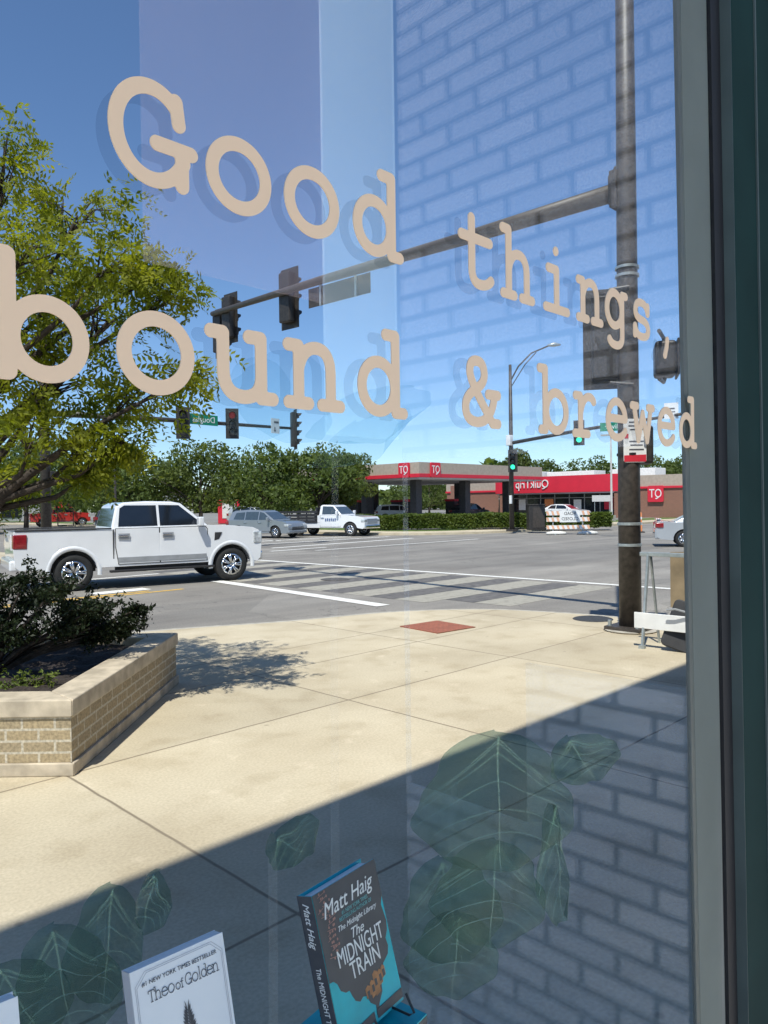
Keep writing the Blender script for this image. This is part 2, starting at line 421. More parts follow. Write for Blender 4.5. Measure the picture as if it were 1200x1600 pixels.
strip('kerb', ext, walk_line, -.19, -.012, MT['kerb'])
strip('gutter', offset(ext, .42), offset(ext, .004), -.19, ROAD_Z + .008, MT['kerb'])

# the far corners
QT_CORNER = [(31.2, 120), (31.2, 34)] + spline([(31.2, 34), (31.7, 31.0), (33.4, 28.4), (36.2, 26.9), (40, 26.4)], 6)[1:] + [(140, 26.4)]
qt_in = offset(QT_CORNER, -.2)
sheet('far_pavement', QT_CORNER[::-1] + [(31.2, 120)][:0] + [(140, 120)][:0] + [(31.2 + 0, 120)][:0] + [], -.02, MT['pave'], .15) if False else None
fp = offset(QT_CORNER, 2.6)
b = MB()
for i in range(len(QT_CORNER) - 1):
    b.prism([QT_CORNER[i], QT_CORNER[i + 1], fp[i + 1], fp[i]], -.19, 0.0)
tag(b.build('far_pavement', MT['pave']), kind='structure')
fg = offset(QT_CORNER, 5.6); b = MB()
for i in range(len(QT_CORNER) - 1):
    b.prism([fp[i], fp[i + 1], fg[i + 1], fg[i]], -.19, 0.02)
tag(b.build('grass_verge', MT['grass']), kind='structure')
sheet('car_park', [(36.6, 32), (240, 32), (240, 160), (36.6, 160)], 0.012, MT['lot'], .2)
sheet('far_corner_pavement', [(-40, 27.4), (9.2, 27.4), (10.2, 27.9), (10.7, 29), (10.7, 120), (-40, 120)], 0.0, MT['pave'], .19)
sheet('far_corner_lawn', [(-160, 29.4), (8.6, 29.4), (8.6, 200), (-160, 200)], 0.02, MT['grass'], .02)
sheet('apron', [(41, 26.41), (47, 26.41), (49, 32.2), (39.5, 32.2)], 0.026, MT['pave'], .03)

sheet('bounce_sheet', [(-40, -26), (10.4, -26), (10.4, -.20), (-40, -.20)], 0.005, MT['bounce_pale'])  # unseen pale sheet added behind the camera to bounce sunlight onto the letters
# painted markings, each its own sheet on the road
def mark(poly, m, name='road_marking', dz=.004): return sheet(name, poly, ROAD_Z + dz, MT[m])
def bar(p, q, w, m, dz=.004):
    p, q = Vector(p), Vector(q); t = (q - p).normalized(); n = Vector((-t.y, t.x)) * w / 2
    return mark([tuple(p - n), tuple(q - n), tuple(q + n), tuple(p + n)], m, dz=dz)
for k in range(9):                               # pale and dark bands of the crossing
    y0 = 7.35 + k * 1.55
    xs = 10.75 if y0 > 7.9 else 11.35
    mark([(xs, y0), (15.25, y0), (15.25, y0 + .82), (xs, y0 + .82)], 'band')
    mark([(xs, y0 + .83), (15.25, y0 + .83), (15.25, y0 + 1.53), (xs, y0 + 1.53)], 'dark_band')
bar((10.48, 15.8), (9.92, 9.2), .32, 'white_mark', .009)
bar((15.35, 21.0), (15.75, 4.6), .22, 'white_mark', .009)
bar((15.2, 26.2), (15.35, 21.0), .22, 'white_mark', .009)
bar((18.6, 24.4), (21.8, 24.6), .22, 'white_mark')
bar((20, 26.2), (30, 26.9), .3, 'white_mark'); bar((20.0, 23.2), (31, 23.2), .18, 'white_mark')
bar((4.0, 14.83), (9.0, 14.83), .13, 'yellow_mark'); bar((4.0, 15.1), (8.3, 15.1), .13, 'yellow_mark')
bar((-40, 14.83), (4.0, 14.83), .13, 'yellow_mark'); bar((-40, 15.1), (4.0, 15.1), .13, 'yellow_mark')
bar((7.2, 15.6), (8.5, 15.6), .45, 'white_mark'); bar((5.2, 18.9), (7.7, 18.9), .16, 'white_mark'); bar((8.6, 18.9), (10.6, 18.9), .16, 'white_mark')
bar((24.2, 31), (24.2, 100), .15, 'white_mark'); bar((20.8, 31), (20.8, 100), .13, 'yellow_mark')
bar((12, 29.3), (30.6, 29.3), .25, 'white_mark'); bar((12, 31.6), (30.6, 31.6), .25, 'white_mark')

tp = MB().box((0, 0, 0), (.74, .80, .012)).build('brick_paver_panel', MT['red_paver'])
tp.location = (8.17, 6.36, .0065); tp.rotation_euler = (0, 0, radians(-6))
tag(tp, 'square panel of red brick pavers let into the pale pavement', 'paver panel')

uc = MB().lathe([(0, .010), (.27, .010), (.29, .004), (.30, -.004)], 28).build('utility_cover', mat('dark_iron_cover', (.05, .05, .05), .7, var=.3, scale=30, bmp=.3), None)
uc.location = (10.25, 5.05, .004); tag(uc, 'round dark iron utility cover in the pavement beside the pole foot', 'utility cover')
mc = MB().lathe([(0, .006), (.33, .006), (.36, .004), (.37, -.002)], 28).build('manhole_cover', mat('worn_iron_cover', (.10, .09, .08), .7, var=.3, scale=30, bmp=.3), None)
mc.location = (12.6, 13.6, ROAD_Z + .012); tag(mc, 'round iron manhole cover in the striped crossing', 'manhole cover')
# ------------------------------------------------------------------ the shop front
m, nt, bs, out = new_mat('clear_window_glass')
tr = nt.nodes.new('ShaderNodeBsdfTransparent'); tr.inputs[0].default_value = (.945, .96, .955, 1)
nt.links.new(tr.outputs[0], out.inputs[0]); MT['pane'] = m
MT['jamb'] = mat('grey_green_frame_metal', (.18, .195, .18), .7, .0, var=.07, scale=4, bmp=.03)
MT['jamb_edge'] = mat('olive_grey_frame_edge', (.14, .145, .135), .5, var=.08, scale=2)
MT['green_frame'] = mat('dark_green_frame_paint', (.012, .036, .034), .75, var=.12, scale=4, spec=.12, bmp=.04)
MT['green_edge'] = mat('worn_green_frame_edge', (.07, .10, .10), .45, var=.12, scale=6)
MT['gasket'] = mat('black_gasket', (.010, .011, .014), .7)

MT['shade_slab'] = mat('blackened_shade_slab', (.03, .03, .032), .9)  # near black so the shading slab bounces no light
shop = thing('shop_building', 'shop front wall and unseen roof slab, shaped for its shade, above the lettered window', 'building', (0, 0, 0))
MT['shop_wall'] = brick_mat('shop_wall_brick', (.25, .12, .09), (.2, .1, .08), (.3, .26, .22), .2, .068, .01)
MB().box((1.5, -1.46, 10.0), (24, 2.94, .2)).build('roof', MT['shade_slab'], shop)  # unseen slab sized to shade the pavement and letters
MB().box((1.5, -.16, 7.2), (24, .3, 5.38)).build('upper_wall', MT['shop_wall'], shop)
MB().box((8.2, -.16, 2.25), (11.4, .3, 4.5)).build('side_wall', MT['shop_wall'], shop)

win = thing('shop_window_frame', 'grey and dark green metal frame along the right edge of the window', 'window frame', (1.64, 0, 0))
def upright(name, x0, x1, y0, y1, m, bev=.002):
    # the uprights lean a touch outwards towards the foot
    b = MB(); H = 4.4; s = .0272
    vs = []
    for z in (0, H):
        d = s * (1.8 - z)
        vs += [(x0 + d, y0, z), (x1 + d, y0, z), (x1 + d, y1, z), (x0 + d, y1, z)]
    b.add(vs, [(0, 3, 2, 1), (4, 5, 6, 7), (0, 1, 5, 4), (1, 2, 6, 5), (2, 3, 7, 6), (3, 0, 4, 7)])
    return b.build(name, m, win, bevel=bev)
upright('glazing_bead', .037, .055, .0045, .014, MT['jamb_edge'])
upright('jamb', .056, .205, .0040, .022, MT['jamb'])
upright('gasket', .206, .262, -.004, .04, MT['gasket'], 0)
upright('outer_frame', .264, 1.2, -.030, .06, MT['green_frame'], .010)
upright('frame_lip', .262, .2638, -.0296, .02, MT['green_edge'], 0)
upright('frame_rib', .415, .423, -.0345, -.0302, MT['green_edge'], 0)
pane = MB().box((.28, 0.0, 2.2), (3.12, .006, 4.4)).build('window_pane', MT['pane'])
tag(pane, 'large clear shop window pane carrying the cream lettering', 'window pane')

# ------------------------------------------------------------------ vinyl lettering
def arc(cx, cy, rx, ry, a0, a1, n=28):
    return [(cx + rx * cos(radians(a0 + (a1 - a0) * i / n)), cy + ry * sin(radians(a0 + (a1 - a0) * i / n))) for i in range(n + 1)]
def bez(p0, p1, p2, n=12):
    return [((1 - t) ** 2 * p0[0] + 2 * t * (1 - t) * p1[0] + t * t * p2[0], (1 - t) ** 2 * p0[1] + 2 * t * (1 - t) * p1[1] + t * t * p2[1]) for t in [i / n for i in range(n + 1)]]
ARCH = lambda x0: bez((x0, .46), (x0 + .06, .73), (x0 + .28, .735)) + bez((x0 + .28, .735), (x0 + .50, .73), (x0 + .50, .44))
GL = {   # strokes of a rounded typewriter face, unit = 0.1 m, baseline 0, x-height 0.8
 'o': [arc(0, .40, .35, .345, 0, 360, 48)],
 'G': [arc(0.0, .52, .385, .46, 48, 335, 48), [(.27, .93), (.30, .70)], [(.05, .44), (.44, .44)], [(.33, .44), (.33, .08)]],
 'd': [arc(-.07, .385, .30, .32, 0, 360, 44), [(.25, 1.08), (.25, .06)], [(.07, 1.08), (.25, 1.08)], [(.25, .06), (.40, .06)]],
 'b': [arc(.07, .385, .31, .32, 0, 360, 44), [(-.27, 1.08), (-.27, .06)], [(-.43, 1.08), (-.27, 1.08)], [(-.40, .06), (-.27, .06)]],
 't': [[(-.12, 1.02), (-.12, .28)] + bez((-.12, .28), (-.12, .06), (.08, .06)) + bez((.08, .06), (.25, .06), (.35, .16)), [(-.36, .73), (.32, .73)]],
 'h': [[(-.26, 1.08), (-.26, .06)], [(-.41, 1.08), (-.26, 1.08)], ARCH(-.26), [(.24, .46), (.24, .06)], [(-.41, .06), (-.11, .06)], [(.10, .06), (.39, .06)]],
 'n': [[(-.26, .73), (-.26, .06)], [(-.41, .73), (-.26, .73)], ARCH(-.26), [(.24, .46), (.24, .06)], [(-.41, .06), (-.11, .06)], [(.10, .06), (.39, .06)]],
 'i': [[(-.23, .73), (.02, .73), (.02, .06)], [(-.32, .06), (.36, .06)], [(0, 1.045), (.004, 1.05)]],
 'g': [arc(-.07, .42, .29, .31, 0, 360, 44), [(.23, .73), (.23, -.05)] + bez((.23, -.05), (.23, -.26), (-.02, -.26)) + bez((-.02, -.26), (-.20, -.26), (-.27, -.17)), [(.23, .73), (.38, .73)]],
 's': [bez((.27, .56), (.22, .74), (0, .74)) + bez((0, .74), (-.26, .74), (-.26, .56)) + bez((-.26, .56), (-.26, .42), (0, .40)) + bez((0, .40), (.29, .38), (.29, .22)) + bez((.29, .22), (.29, .06), (0, .06)) + bez((0, .06), (-.22, .06), (-.28, .24)), [(.27, .70), (.27, .56)], [(-.28, .08), (-.28, .24)]],
 ',': [[(.05, .16), (.02, .02), (-.06, -.17)]],
 'u': [[(-.41, .73), (-.26, .73), (-.26, .34)] + bez((-.26, .34), (-.26, .055), (0, .055)) + bez((0, .055), (.24, .06), (.24, .32)), [(.08, .73), (.24, .73), (.24, .06), (.40, .06)]],
 'r': [[(-.31, .73), (-.14, .73), (-.14, .06)], [(-.34, .06), (.12, .06)], bez((-.14, .42), (-.05, .73), (.16, .735)) + bez((.16, .735), (.27, .735), (.33, .66))],
 'e': [[(-.34, .42), (.34, .42)] + arc(0, .40, .345, .345, 3, 270, 40) + bez((0, .055), (.20, .055), (.33, .19))],
 'w': [[(-.36, .73), (-.19, .06), (0, .60), (.19, .06), (.36, .73)], [(-.46, .73), (-.24, .73)], [(.24, .73), (.46, .73)]],
 '&': [bez((.36, .50), (.28, .08), (-.08, .06)) + bez((-.08, .06), (-.36, .06), (-.36, .28)) + bez((-.36, .28), (-.36, .44), (-.10, .56)) + bez((-.10, .56), (.12, .66), (.10, .82)) + bez((.10, .82), (.08, .98), (-.08, .98)) + bez((-.08, .98), (-.26, .98), (-.25, .80)) + bez((-.25, .80), (-.24, .68), (.02, .38)) + [(.30, .06), (.44, .06)], [(.20, .50), (.44, .50)]],
 'T': [[(-.34, .96), (.34, .96)], [(-.34, .96), (-.36, .78)], [(.34, .96), (.36, .78)], [(0, .96), (0, .06)], [(-.12, .06), (.12, .06)]],
 'l': [[(-.10, 1.08), (0, 1.08), (0, .06)], [(-.12, .06), (.12, .06)]],
 'f': [bez((.22, 1.0), (.02, 1.12), (.0, .86)) + [(0, .06)], [(-.2, .73), (.2, .73)], [(-.14, .06), (.14, .06)]],
}
def glyph_loops(strokes, r, step=.016):
    """outline of the strokes swept by a round pen of radius r: contour of their distance field"""
    segs = []
    for s in strokes:
        for p, q in zip(s[:-1], s[1:]): segs.append((p, q))
    S = np.array(segs); lo = S.reshape(-1, 2).min(0) - r - .05; hi = S.reshape(-1, 2).max(0) + r + .05
    nx, ny = int((hi[0] - lo[0]) / step) + 2, int((hi[1] - lo[1]) / step) + 2
    gx = lo[0] + step * np.arange(nx); gy = lo[1] + step * np.arange(ny)
    PX, PY = np.meshgrid(gx, gy, indexing='ij'); D = np.full((nx, ny), 9.0)
    for (ax, ay), (bx, by) in segs:
        dx, dy = bx - ax, by - ay; l2 = max(dx * dx + dy * dy, 1e-12)
        t = np.clip(((PX - ax) * dx + (PY - ay) * dy) / l2, 0, 1)
        D = np.minimum(D, np.hypot(PX - ax - t * dx, PY - ay - t * dy))
    D -= r; nxt = {}
    def pt(i, j, k, l):
        a, c = D[i, j], D[k, l]; t = a / (a - c); return (gx[i] + t * (gx[k] - gx[i]), gy[j] + t * (gy[l] - gy[j]))
    P = {}
    ins = D < 0
    for i in range(nx - 1):
        for j in range(ny - 1):
            c = [(i, j), (i + 1, j), (i + 1, j + 1), (i, j + 1)]; v = [ins[x] for x in c]
            if all(v) or not any(v): continue
            ent, ex = [], []
            for e in range(4):
                p, q = c[e], c[(e + 1) % 4]
                if v[e] != v[(e + 1) % 4]:
                    key = (min(p, q), max(p, q)); P[key] = pt(*p, *q)
                    (ex if v[e] else ent).append(key)
            for a2, b2 in zip(ex, ent): nxt[a2] = b2
    loops = []
    while nxt:
        k0 = next(iter(nxt)); k = k0; lp = []
        while k in nxt:
            lp.append(P[k]); k = nxt.pop(k)
        if len(lp) > 6: loops.append(lp)
    return loops
def fill_loops(loops, depth, scale=.1):
    cu = bpy.data.curves.new('outline', 'CURVE'); cu.dimensions = '2D'; cu.fill_mode = 'BOTH'; cu.extrude = depth / 2
    for lp in loops:
        sp = cu.splines.new('POLY'); sp.points.add(len(lp) - 1); sp.use_cyclic_u = True
        for p, q in zip(sp.points, lp): p.co = (q[0] * scale, q[1] * scale, 0, 1)
    o = bpy.data.objects.new('outline', cu)
    COL.objects.link(o)
    dg = bpy.context.evaluated_depsgraph_get(); dg.update()
    me = bpy.data.meshes.new_from_object(o.evaluated_get(dg))
    vs = [tuple(v.co) for v in me.vertices]; fs = [tuple(p.vertices) for p in me.polygons]
    bpy.data.objects.remove(o); bpy.data.curves.remove(cu); bpy.data.meshes.remove(me)
    return vs, fs
_g = {}
def glyph(ch, r, depth):
    key = (ch, r, depth)
    if key not in _g: _g[key] = fill_loops(glyph_loops(GL[ch], r), depth)
    return _g[key]
FACING = Matrix(((1, 0, 0, 0), (0, 0, -1, 0), (0, 1, 0, 0), (0, 0, 0, 1)))     # drawn plane (x, y) -> upright, facing the camera side
MT['vinyl'] = mat('cream_vinyl', (.84, .62, .415), .6, var=.03, scale=3)
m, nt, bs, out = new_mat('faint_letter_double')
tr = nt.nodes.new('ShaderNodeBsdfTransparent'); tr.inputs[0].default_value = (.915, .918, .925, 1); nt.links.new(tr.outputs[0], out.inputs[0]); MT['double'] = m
ORD = {}
def letter(ch, x, z, label):
    vs, fs = glyph(ch, .077, .0016)
    o = MB().add(vs, fs, FACING).build('vinyl_letter', MT['vinyl']); o.location = (x, -.006, z)
    tag(o, label, 'letter', 'cream vinyl letters on the shop window')
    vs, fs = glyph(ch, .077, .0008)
    d = MB().add(vs, fs, FACING).build('reflection_copy', MT['double'], o); d.location = (0, .026, 0)  # tinted copy set behind each letter imitates its mirror image in the glass
    tag(d, 'faint dark copy of the letter imitating its mirror image in the glass')
for ch, x, lab in (('G', .376, 'large cream capital G, first letter of the word Good'), ('o', .480, 'cream letter o right after the capital G of Good'), ('o', .584, 'cream second o of Good, just before its d'), ('d', .695, 'cream letter d ending the word Good'),
                   ('t', .904, 'cream letter t beginning the word things'), ('h', 1.012, 'cream letter h in the word things'), ('i', 1.124, 'cream dotted letter i in the word things'), ('n', 1.239, 'cream letter n in the word things'),
                   ('g', 1.337, 'cream letter g with its tail in the word things'), ('s', 1.442, 'cream letter s ending the word things'), (',', 1.555, 'cream vinyl comma after the word things')):
    letter(ch, x, 2.122, lab)
for ch, x, lab in (('b', .262, 'large cream letter b cut by the left edge, beginning bound'), ('o', .377, 'cream round letter o in the word bound'), ('u', .481, 'cream letter u in the word bound'), ('n', .585, 'cream letter n in the word bound'), ('d', .699, 'cream letter d ending the word bound'),
                   ('&', .909, 'cream ampersand between the words bound and brewed'), ('b', 1.114, 'cream letter b beginning the word brewed'), ('r', 1.215, 'cream letter r in the word brewed'), ('e', 1.335, 'cream first e of brewed, between r and w'),
                   ('w', 1.443, 'cream letter w in the middle of brewed'), ('e', 1.553, 'cream second e of brewed, between w and d'), ('d', 1.662, 'small cream letter d over the window frame, ending brewed')):
    letter(ch, x, 1.914, lab)

# ------------------------------------------------------------------ text with the built-in face
_t = {}
def text_geo(s, size, depth=.002, shear=0.0, space=1.0):
    key = (s, size, depth, shear, space)
    if key in _t: return _t[key]
    cu = bpy.data.curves.new('txt', 'FONT'); cu.body = s; cu.size = size; cu.extrude = depth / 2; cu.align_x = 'CENTER'; cu.align_y = 'CENTER'; cu.shear = shear; cu.space_character = space; cu.resolution_u = 3
    o = bpy.data.objects.new('txt', cu); COL.objects.link(o)
    dg = bpy.context.evaluated_depsgraph_get(); dg.update()
    me = bpy.data.meshes.new_from_object(o.evaluated_get(dg))
    vs = [tuple(v.co) for v in me.vertices]; fs = [tuple(p.vertices) for p in me.polygons]
    bpy.data.objects.remove(o); bpy.data.curves.remove(cu); bpy.data.meshes.remove(me)
    _t[key] = (vs, fs); return _t[key]
def add_text(mb, s, size, M, mirror=False, fit=None, **kw):
    vs, fs = text_geo(s, size, **kw)
    xs = [v[0] for v in vs]; w = max(xs) - min(xs); cx = (max(xs) + min(xs)) / 2
    k = (fit / w) if fit else 1.0
    sg = -1 if mirror else 1
    mb.add([((v[0] - cx) * k * sg, v[1], v[2]) for v in vs], fs, M)
    return mb
# ------------------------------------------------------------------ things close behind the glass
def add_ghost(nt, bs, out, tint):
    """the interior seen in the same pane: its light is added over what lies behind"""
    tr = nt.nodes.new('ShaderNodeBsdfTransparent'); tr.inputs[0].default_value = (*tint, 1)
    ad = nt.nodes.new('ShaderNodeAddShader'); nt.links.new(tr.outputs[0], ad.inputs[0]); nt.links.new(bs.outputs[0], ad.inputs[1]); nt.links.new(ad.outputs[0], out.inputs[0])
m = brick_mat('painted_interior_brick', (.108, .093, .085), (.070, .063, .063), (.002, .003, .004), .2032, .0677, .0085, fleck=.55, fscale=160, bmp=.2)
add_ghost(m.node_tree, m.node_tree.nodes['Principled BSDF'], m.node_tree.nodes['Material Output'], (.945, .955, .97)); MT['ghost_brick'] = m
m = mat('pale_interior_plaster', (.20, .21, .205), .8, var=.04, scale=2)
add_ghost(m.node_tree, m.node_tree.nodes['Principled BSDF'], m.node_tree.nodes['Material Output'], (.92, .94, .94)); MT['ghost_plaster'] = m
m = mat('mauve_interior_panel', (.075, .055, .06), .8, var=.05, scale=2)
add_ghost(m.node_tree, m.node_tree.nodes['Principled BSDF'], m.node_tree.nodes['Material Output'], (.93, .92, .93)); MT['ghost_mauve'] = m

b = MB()
X0, X1, Y0, Y1 = 1.705, 1.719, .026, .910
b.prism([(Y0, 0), (Y1, 0), (Y1, 4.4), (Y0, 4.4), (Y0, 1.93), (Y1 - .010, 1.93), (Y1 - .010, .92), (.46, .92), (.46, 1.36), (Y0, 1.36)], X0, X1,
        Matrix(((0, 0, 1, 0), (1, 0, 0, 0), (0, 1, 0, 0), (0, 0, 0, 1))))
o = b.build('interior_brick_wall', MT['ghost_brick'])
tag(o, 'painted brick side wall showing faintly in the glass beside the frame', 'brick wall')
o = MB().box((1.5725, .945, 3.2), (.299, .010, 2.40)).build('plaster_pier', MT['ghost_plaster'])
tag(o, 'pale narrow plaster pier showing faintly left of the brick wall', 'pier')
o = MB().box((1.185, 1.005, 3.42), (.576, .010, 2.04)).build('hanging_panel', MT['ghost_mauve'])
tag(o, 'wide mauve interior panel showing faintly behind the word Good', 'panel')

# ---- table, risers and books
MT['table_wood'] = mat('dark_table_top', (.03, .025, .022), .5, var=.3, scale=9)
t = thing('display_table', 'dark display table under the books', 'table', (.35, .28, 0))
MB().box((0, 0, .72), (1.25, .26, .04)).build('table_top', MT['table_wood'], t, bevel=.004)
for sx in (-.58, .58):
    for sy in (-.1, .1): MB().box((sx, sy, .35), (.05, .05, .70)).build('leg', MT['table_wood'], t)
MT['jacket_dark'] = mat('charcoal_book_jacket', (.060, .062, .072), .38, var=.06, scale=30)
MT['jacket_teal'] = mat('teal_book_jacket', (.0, .44, .50), .38, var=.14, scale=14)
MT['paper'] = mat('page_edges', (.72, .74, .74), .8, var=.05, scale=120)
MT['cover_white'] = mat('white_book_cover', (.86, .86, .87), .4, var=.02)
MT['spine_grey'] = mat('grey_white_book_spine', (.50, .50, .53), .45, var=.03)
MT['ink_white'] = mat('white_ink', (.82, .82, .80), .5, var=.02)
MT['ink_teal'] = mat('teal_ink', (.16, .42, .42), .5, var=.02)
MT['ink_orange'] = mat('burnt_orange_ink', (.42, .19, .075), .5, var=.2, scale=90)
MT['ink_grey'] = mat('dark_grey_ink', (.09, .09, .10), .5, var=.05)
MT['ink_line'] = mat('pale_grey_ink', (.45, .45, .48), .5, var=.05)
MT['ink_coral'] = mat('coral_leaf_ink', (.40, .21, .17), .5, var=.15)
TILT = radians(-15.6)
def book_root(name, label, top_left, h, rz, group=None):
    M = Matrix.Rotation(rz, 4, 'Z') @ Matrix.Rotation(TILT, 4, 'X')
    o = thing(name, label, 'book', Vector(top_left) - (M.to_3x3() @ Vector((0, 0, h))), 0, group)
    o.rotation_euler = M.to_euler(); return o
def cover_shape(w, h, d, t=.0028):
    b = MB()
    b.box((w / 2, t / 2, h / 2), (w, t, h)); b.box((w / 2, d - t / 2, h / 2), (w, t, h)); b.box((t / 2 - .001, d / 2, h / 2), (t, d - 2 * t - .0004, h))
    return b
def onface(y=-.0006): return Matrix(((1, 0, 0, 0), (0, 0, -1, y), (0, 1, 0, 0), (0, 0, 0, 1)))

w, h, d = .160, .236, .034
bk = book_root('book', 'charcoal and teal hardback standing upright, cover reading The Midnight Train', (.765, .236, 1.166), h, radians(6.9))
cover_shape(w, h, d).build('cover', MT['jacket_teal'], bk, bevel=.0007)
MB().box((w / 2 - .002, d / 2, h / 2 - .001), (w - .012, d - .0066, h - .008)).build('page_block', MT['paper'], bk)
MB().box((-.0016, d / 2, h / 2), (.001, d - .0004, h)).build('spine', MT['jacket_dark'], bk)
dark = [(0, 0), (1, 0), (1, .26), (.955, .32), (.97, .38), (.985, .44), (.965, .50), (.915, .545), (.93, .60), (.90, .65), (.80, .685), (.765, .74), (.71, .80), (.70, .845), (.62, .90), (.60, .955), (.555, .955), (.57, .895), (.50, .855), (.47, .80), (.41, .785), (.36, .80), (.30, .775), (.27, .735), (.245, .69), (.19, .685), (.13, .655), (.10, .60), (.055, .57), (0, .565)]
pl = [(u * w, (1 - v) * h) for u, v in dark][::-1]
b = MB(); b.prism(pl, 0, .0005, onface(-.0001)); b.build('smoke_cloud', MT['jacket_dark'], bk)
b = MB()
add_text(b, 'Matt Haig', .034, Matrix.Translation((.50 * w, 0, 0.868 * h)) @ onface(-.0012) @ Matrix.Rotation(radians(2), 4, 'Z'), fit=.80 * w, shear=.35, depth=.0005)
b.build('author_lettering', MT['ink_white'], bk); b = MB()
add_text(b, 'The Midnight Library', .012, Matrix.Translation((.57 * w, 0, .705 * h)) @ onface(-.0012), fit=.62 * w, shear=.35, depth=.0005)
add_text(b, 'The', .022, Matrix.Translation((.53 * w, 0, .628 * h)) @ onface(-.0012), shear=.35, depth=.0005)
add_text(b, 'MIDNIGHT', .030, Matrix.Translation((.53 * w, 0, .525 * h)) @ onface(-.0012) @ Matrix.Diagonal((1, 1.25, 1, 1)), fit=.72 * w, depth=.0005)
add_text(b, 'TRAIN', .030, Matrix.Translation((.54 * w, 0, .405 * h)) @ onface(-.0012) @ Matrix.Diagonal((1, 1.25, 1, 1)), fit=.47 * w, depth=.0005)
b.build('title_lettering', MT['ink_white'], bk); b = MB()
add_text(b, 'A Novel', .011, Matrix.Translation((.20 * w, 0, .045 * h)) @ onface(-.0016), shear=.35, depth=.0005)
b.build('genre_lettering', MT['ink_white'], bk)
b = MB()
add_text(b, '#1 NEW YORK TIMES', .0085, Matrix.Translation((.56 * w, 0, .792 * h)) @ onface(-.0012), fit=.42 * w, depth=.0004)
add_text(b, 'BESTSELLING AUTHOR OF', .0085, Matrix.Translation((.56 * w, 0, .757 * h)) @ onface(-.0012), fit=.52 * w, depth=.0004)
b.build('small_lettering', MT['ink_teal'], bk)
b = MB()                                                            # sprigs down the left edge
rs = random.Random(3)
for k in range(13):
    x0, z0 = (.03 + .12 * rs.random()) * w, h * (.97 - .033 * k)
    p1 = (x0 + .10 * w, z0 + .012 * (rs.random() - .3))
    b.add([(x0, 0, z0 - .0005), (p1[0], 0, p1[1] - .0005), (p1[0], 0, p1[1] + .0005), (x0, 0, z0 + .0005)], [(0, 1, 2, 3)], Matrix.Translation((0, -.0012, 0)))
    for q in range(3):
        cx, cz = x0 + (.03 + .04 * q) * w, z0 + .004 * (-1) ** q
        b.add([(cx + .0018 * cos(a), 0, cz + .0024 * sin(a)) for a in [i * pi / 3 for i in range(6)]], [tuple(range(6))], Matrix.Translation((0, -.0012, 0)))
b.build('leaf_sprigs', MT['ink_coral'], bk)
b = MB()                                                            # the small arched building and the chimney
for u0, u1, v0, v1 in ((.46, .54, .755, .82), (.54, .60, .74, .84), (.60, .68, .70, .845), (.68, .74, .71, .80), (.74, .80, .70, .77)):
    b.prism([(u0 * w, (1 - v1) * h), (u1 * w, (1 - v1 + .01) * h), (u1 * w, (1 - v0) * h), ((u0 + u1) / 2 * w, (1 - v0 + .015) * h), (u0 * w, (1 - v0) * h)], 0, .0004, onface(-.0007))
b.build('station_drawing', MT['ink_orange'], bk)
b = MB()
for u0, v0 in ((.48, .785), (.56, .77), (.615, .745), (.695, .74), (.755, .725)):
    b.prism([(u0 * w, (1 - v0 - .035) * h), ((u0 + .035) * w, (1 - v0 - .035) * h), ((u0 + .035) * w, (1 - v0 + .01) * h), (u0 * w, (1 - v0 + .01) * h)], 0, .0003, onface(-.0012))
for u0, u1, v in ((.06, .40, .955), (.40, .52, .95), (.56, .99, .945)):
    b.prism([(u0 * w, .022 * h), (u1 * w, .022 * h), (u1 * w, (1 - v + .03) * h), (u0 * w, (1 - v + .025) * h)], 0, .0005, onface(-.0007))
b.build('train_drawing', MT['jacket_dark'], bk)
b = MB()
SP = Matrix(((0, 0, -1, -.0026), (-1, 0, 0, d / 2), (0, 1, 0, 0), (0, 0, 0, 1)))        # spine face seen from the left
SPD = SP @ Matrix.Rotation(radians(-90), 4, 'Z')
add_text(b, 'Matt Haig', .020, Matrix.Translation((0, 0, .80 * h)) @ SPD, fit=.30 * h, shear=.3, depth=.0004)
b.build('spine_author_lettering', MT['ink_white'], bk); b = MB()
add_text(b, 'The MIDNIGHT TRAIN', .016, Matrix.Translation((0, 0, .30 * h)) @ SPD, fit=.46 * h, depth=.0004)
b.build('spine_lettering', MT['ink_white'], bk)
st = thing('book_stand', 'small black wire stand holding the upright teal book', 'book stand', bk.location, radians(6.9))
for x in (.045, .128):
    b = MB(); b.tube([(x, .09, -.002), (x, -.035, .004), (x, -.045, .012), (x, -.028, .038)], .0022, 6); b.build('wire_hook', MT['black'], st)
b = MB(); b.tube([(.086, .075, 0), (.086, .125, .17)], .0022, 6); b.build('back_wire', MT['black'], st)

fb = thing('book', 'teal hardback lying flat under the standing Midnight Train copy', 'book', (.941, .148, .8925), radians(9))
b = MB(); b.box((-.118, .080, .0355), (.236, .160, .003)); b.box((-.118, .080, .0015), (.236, .160, .003)); b.build('cover', MT['jacket_teal'], fb, bevel=.0006)
MB().box((-.118, .0013, .0185), (.236, .0026, .0309)).build('spine', MT['jacket_dark'], fb)
MB().box((-.118, .080, .0185), (.226, .148, .0305)).build('page_block', MT['paper'], fb)
b = MB(); add_text(b, 'The MIDNIGHT TRAIN', .018, Matrix.Translation((-.085, 0, .0185)) @ onface(-.0006), fit=.14, depth=.0005); b.build('spine_lettering', MT['ink_white'], fb)
rs_ = thing('book_riser', 'black riser block on the table under the flat teal book', 'riser', (.82, .24, .7425), radians(9))
MB().box((0, 0, .0725), (.16, .12, .145)).build('block', MT['black'], rs_, bevel=.003)

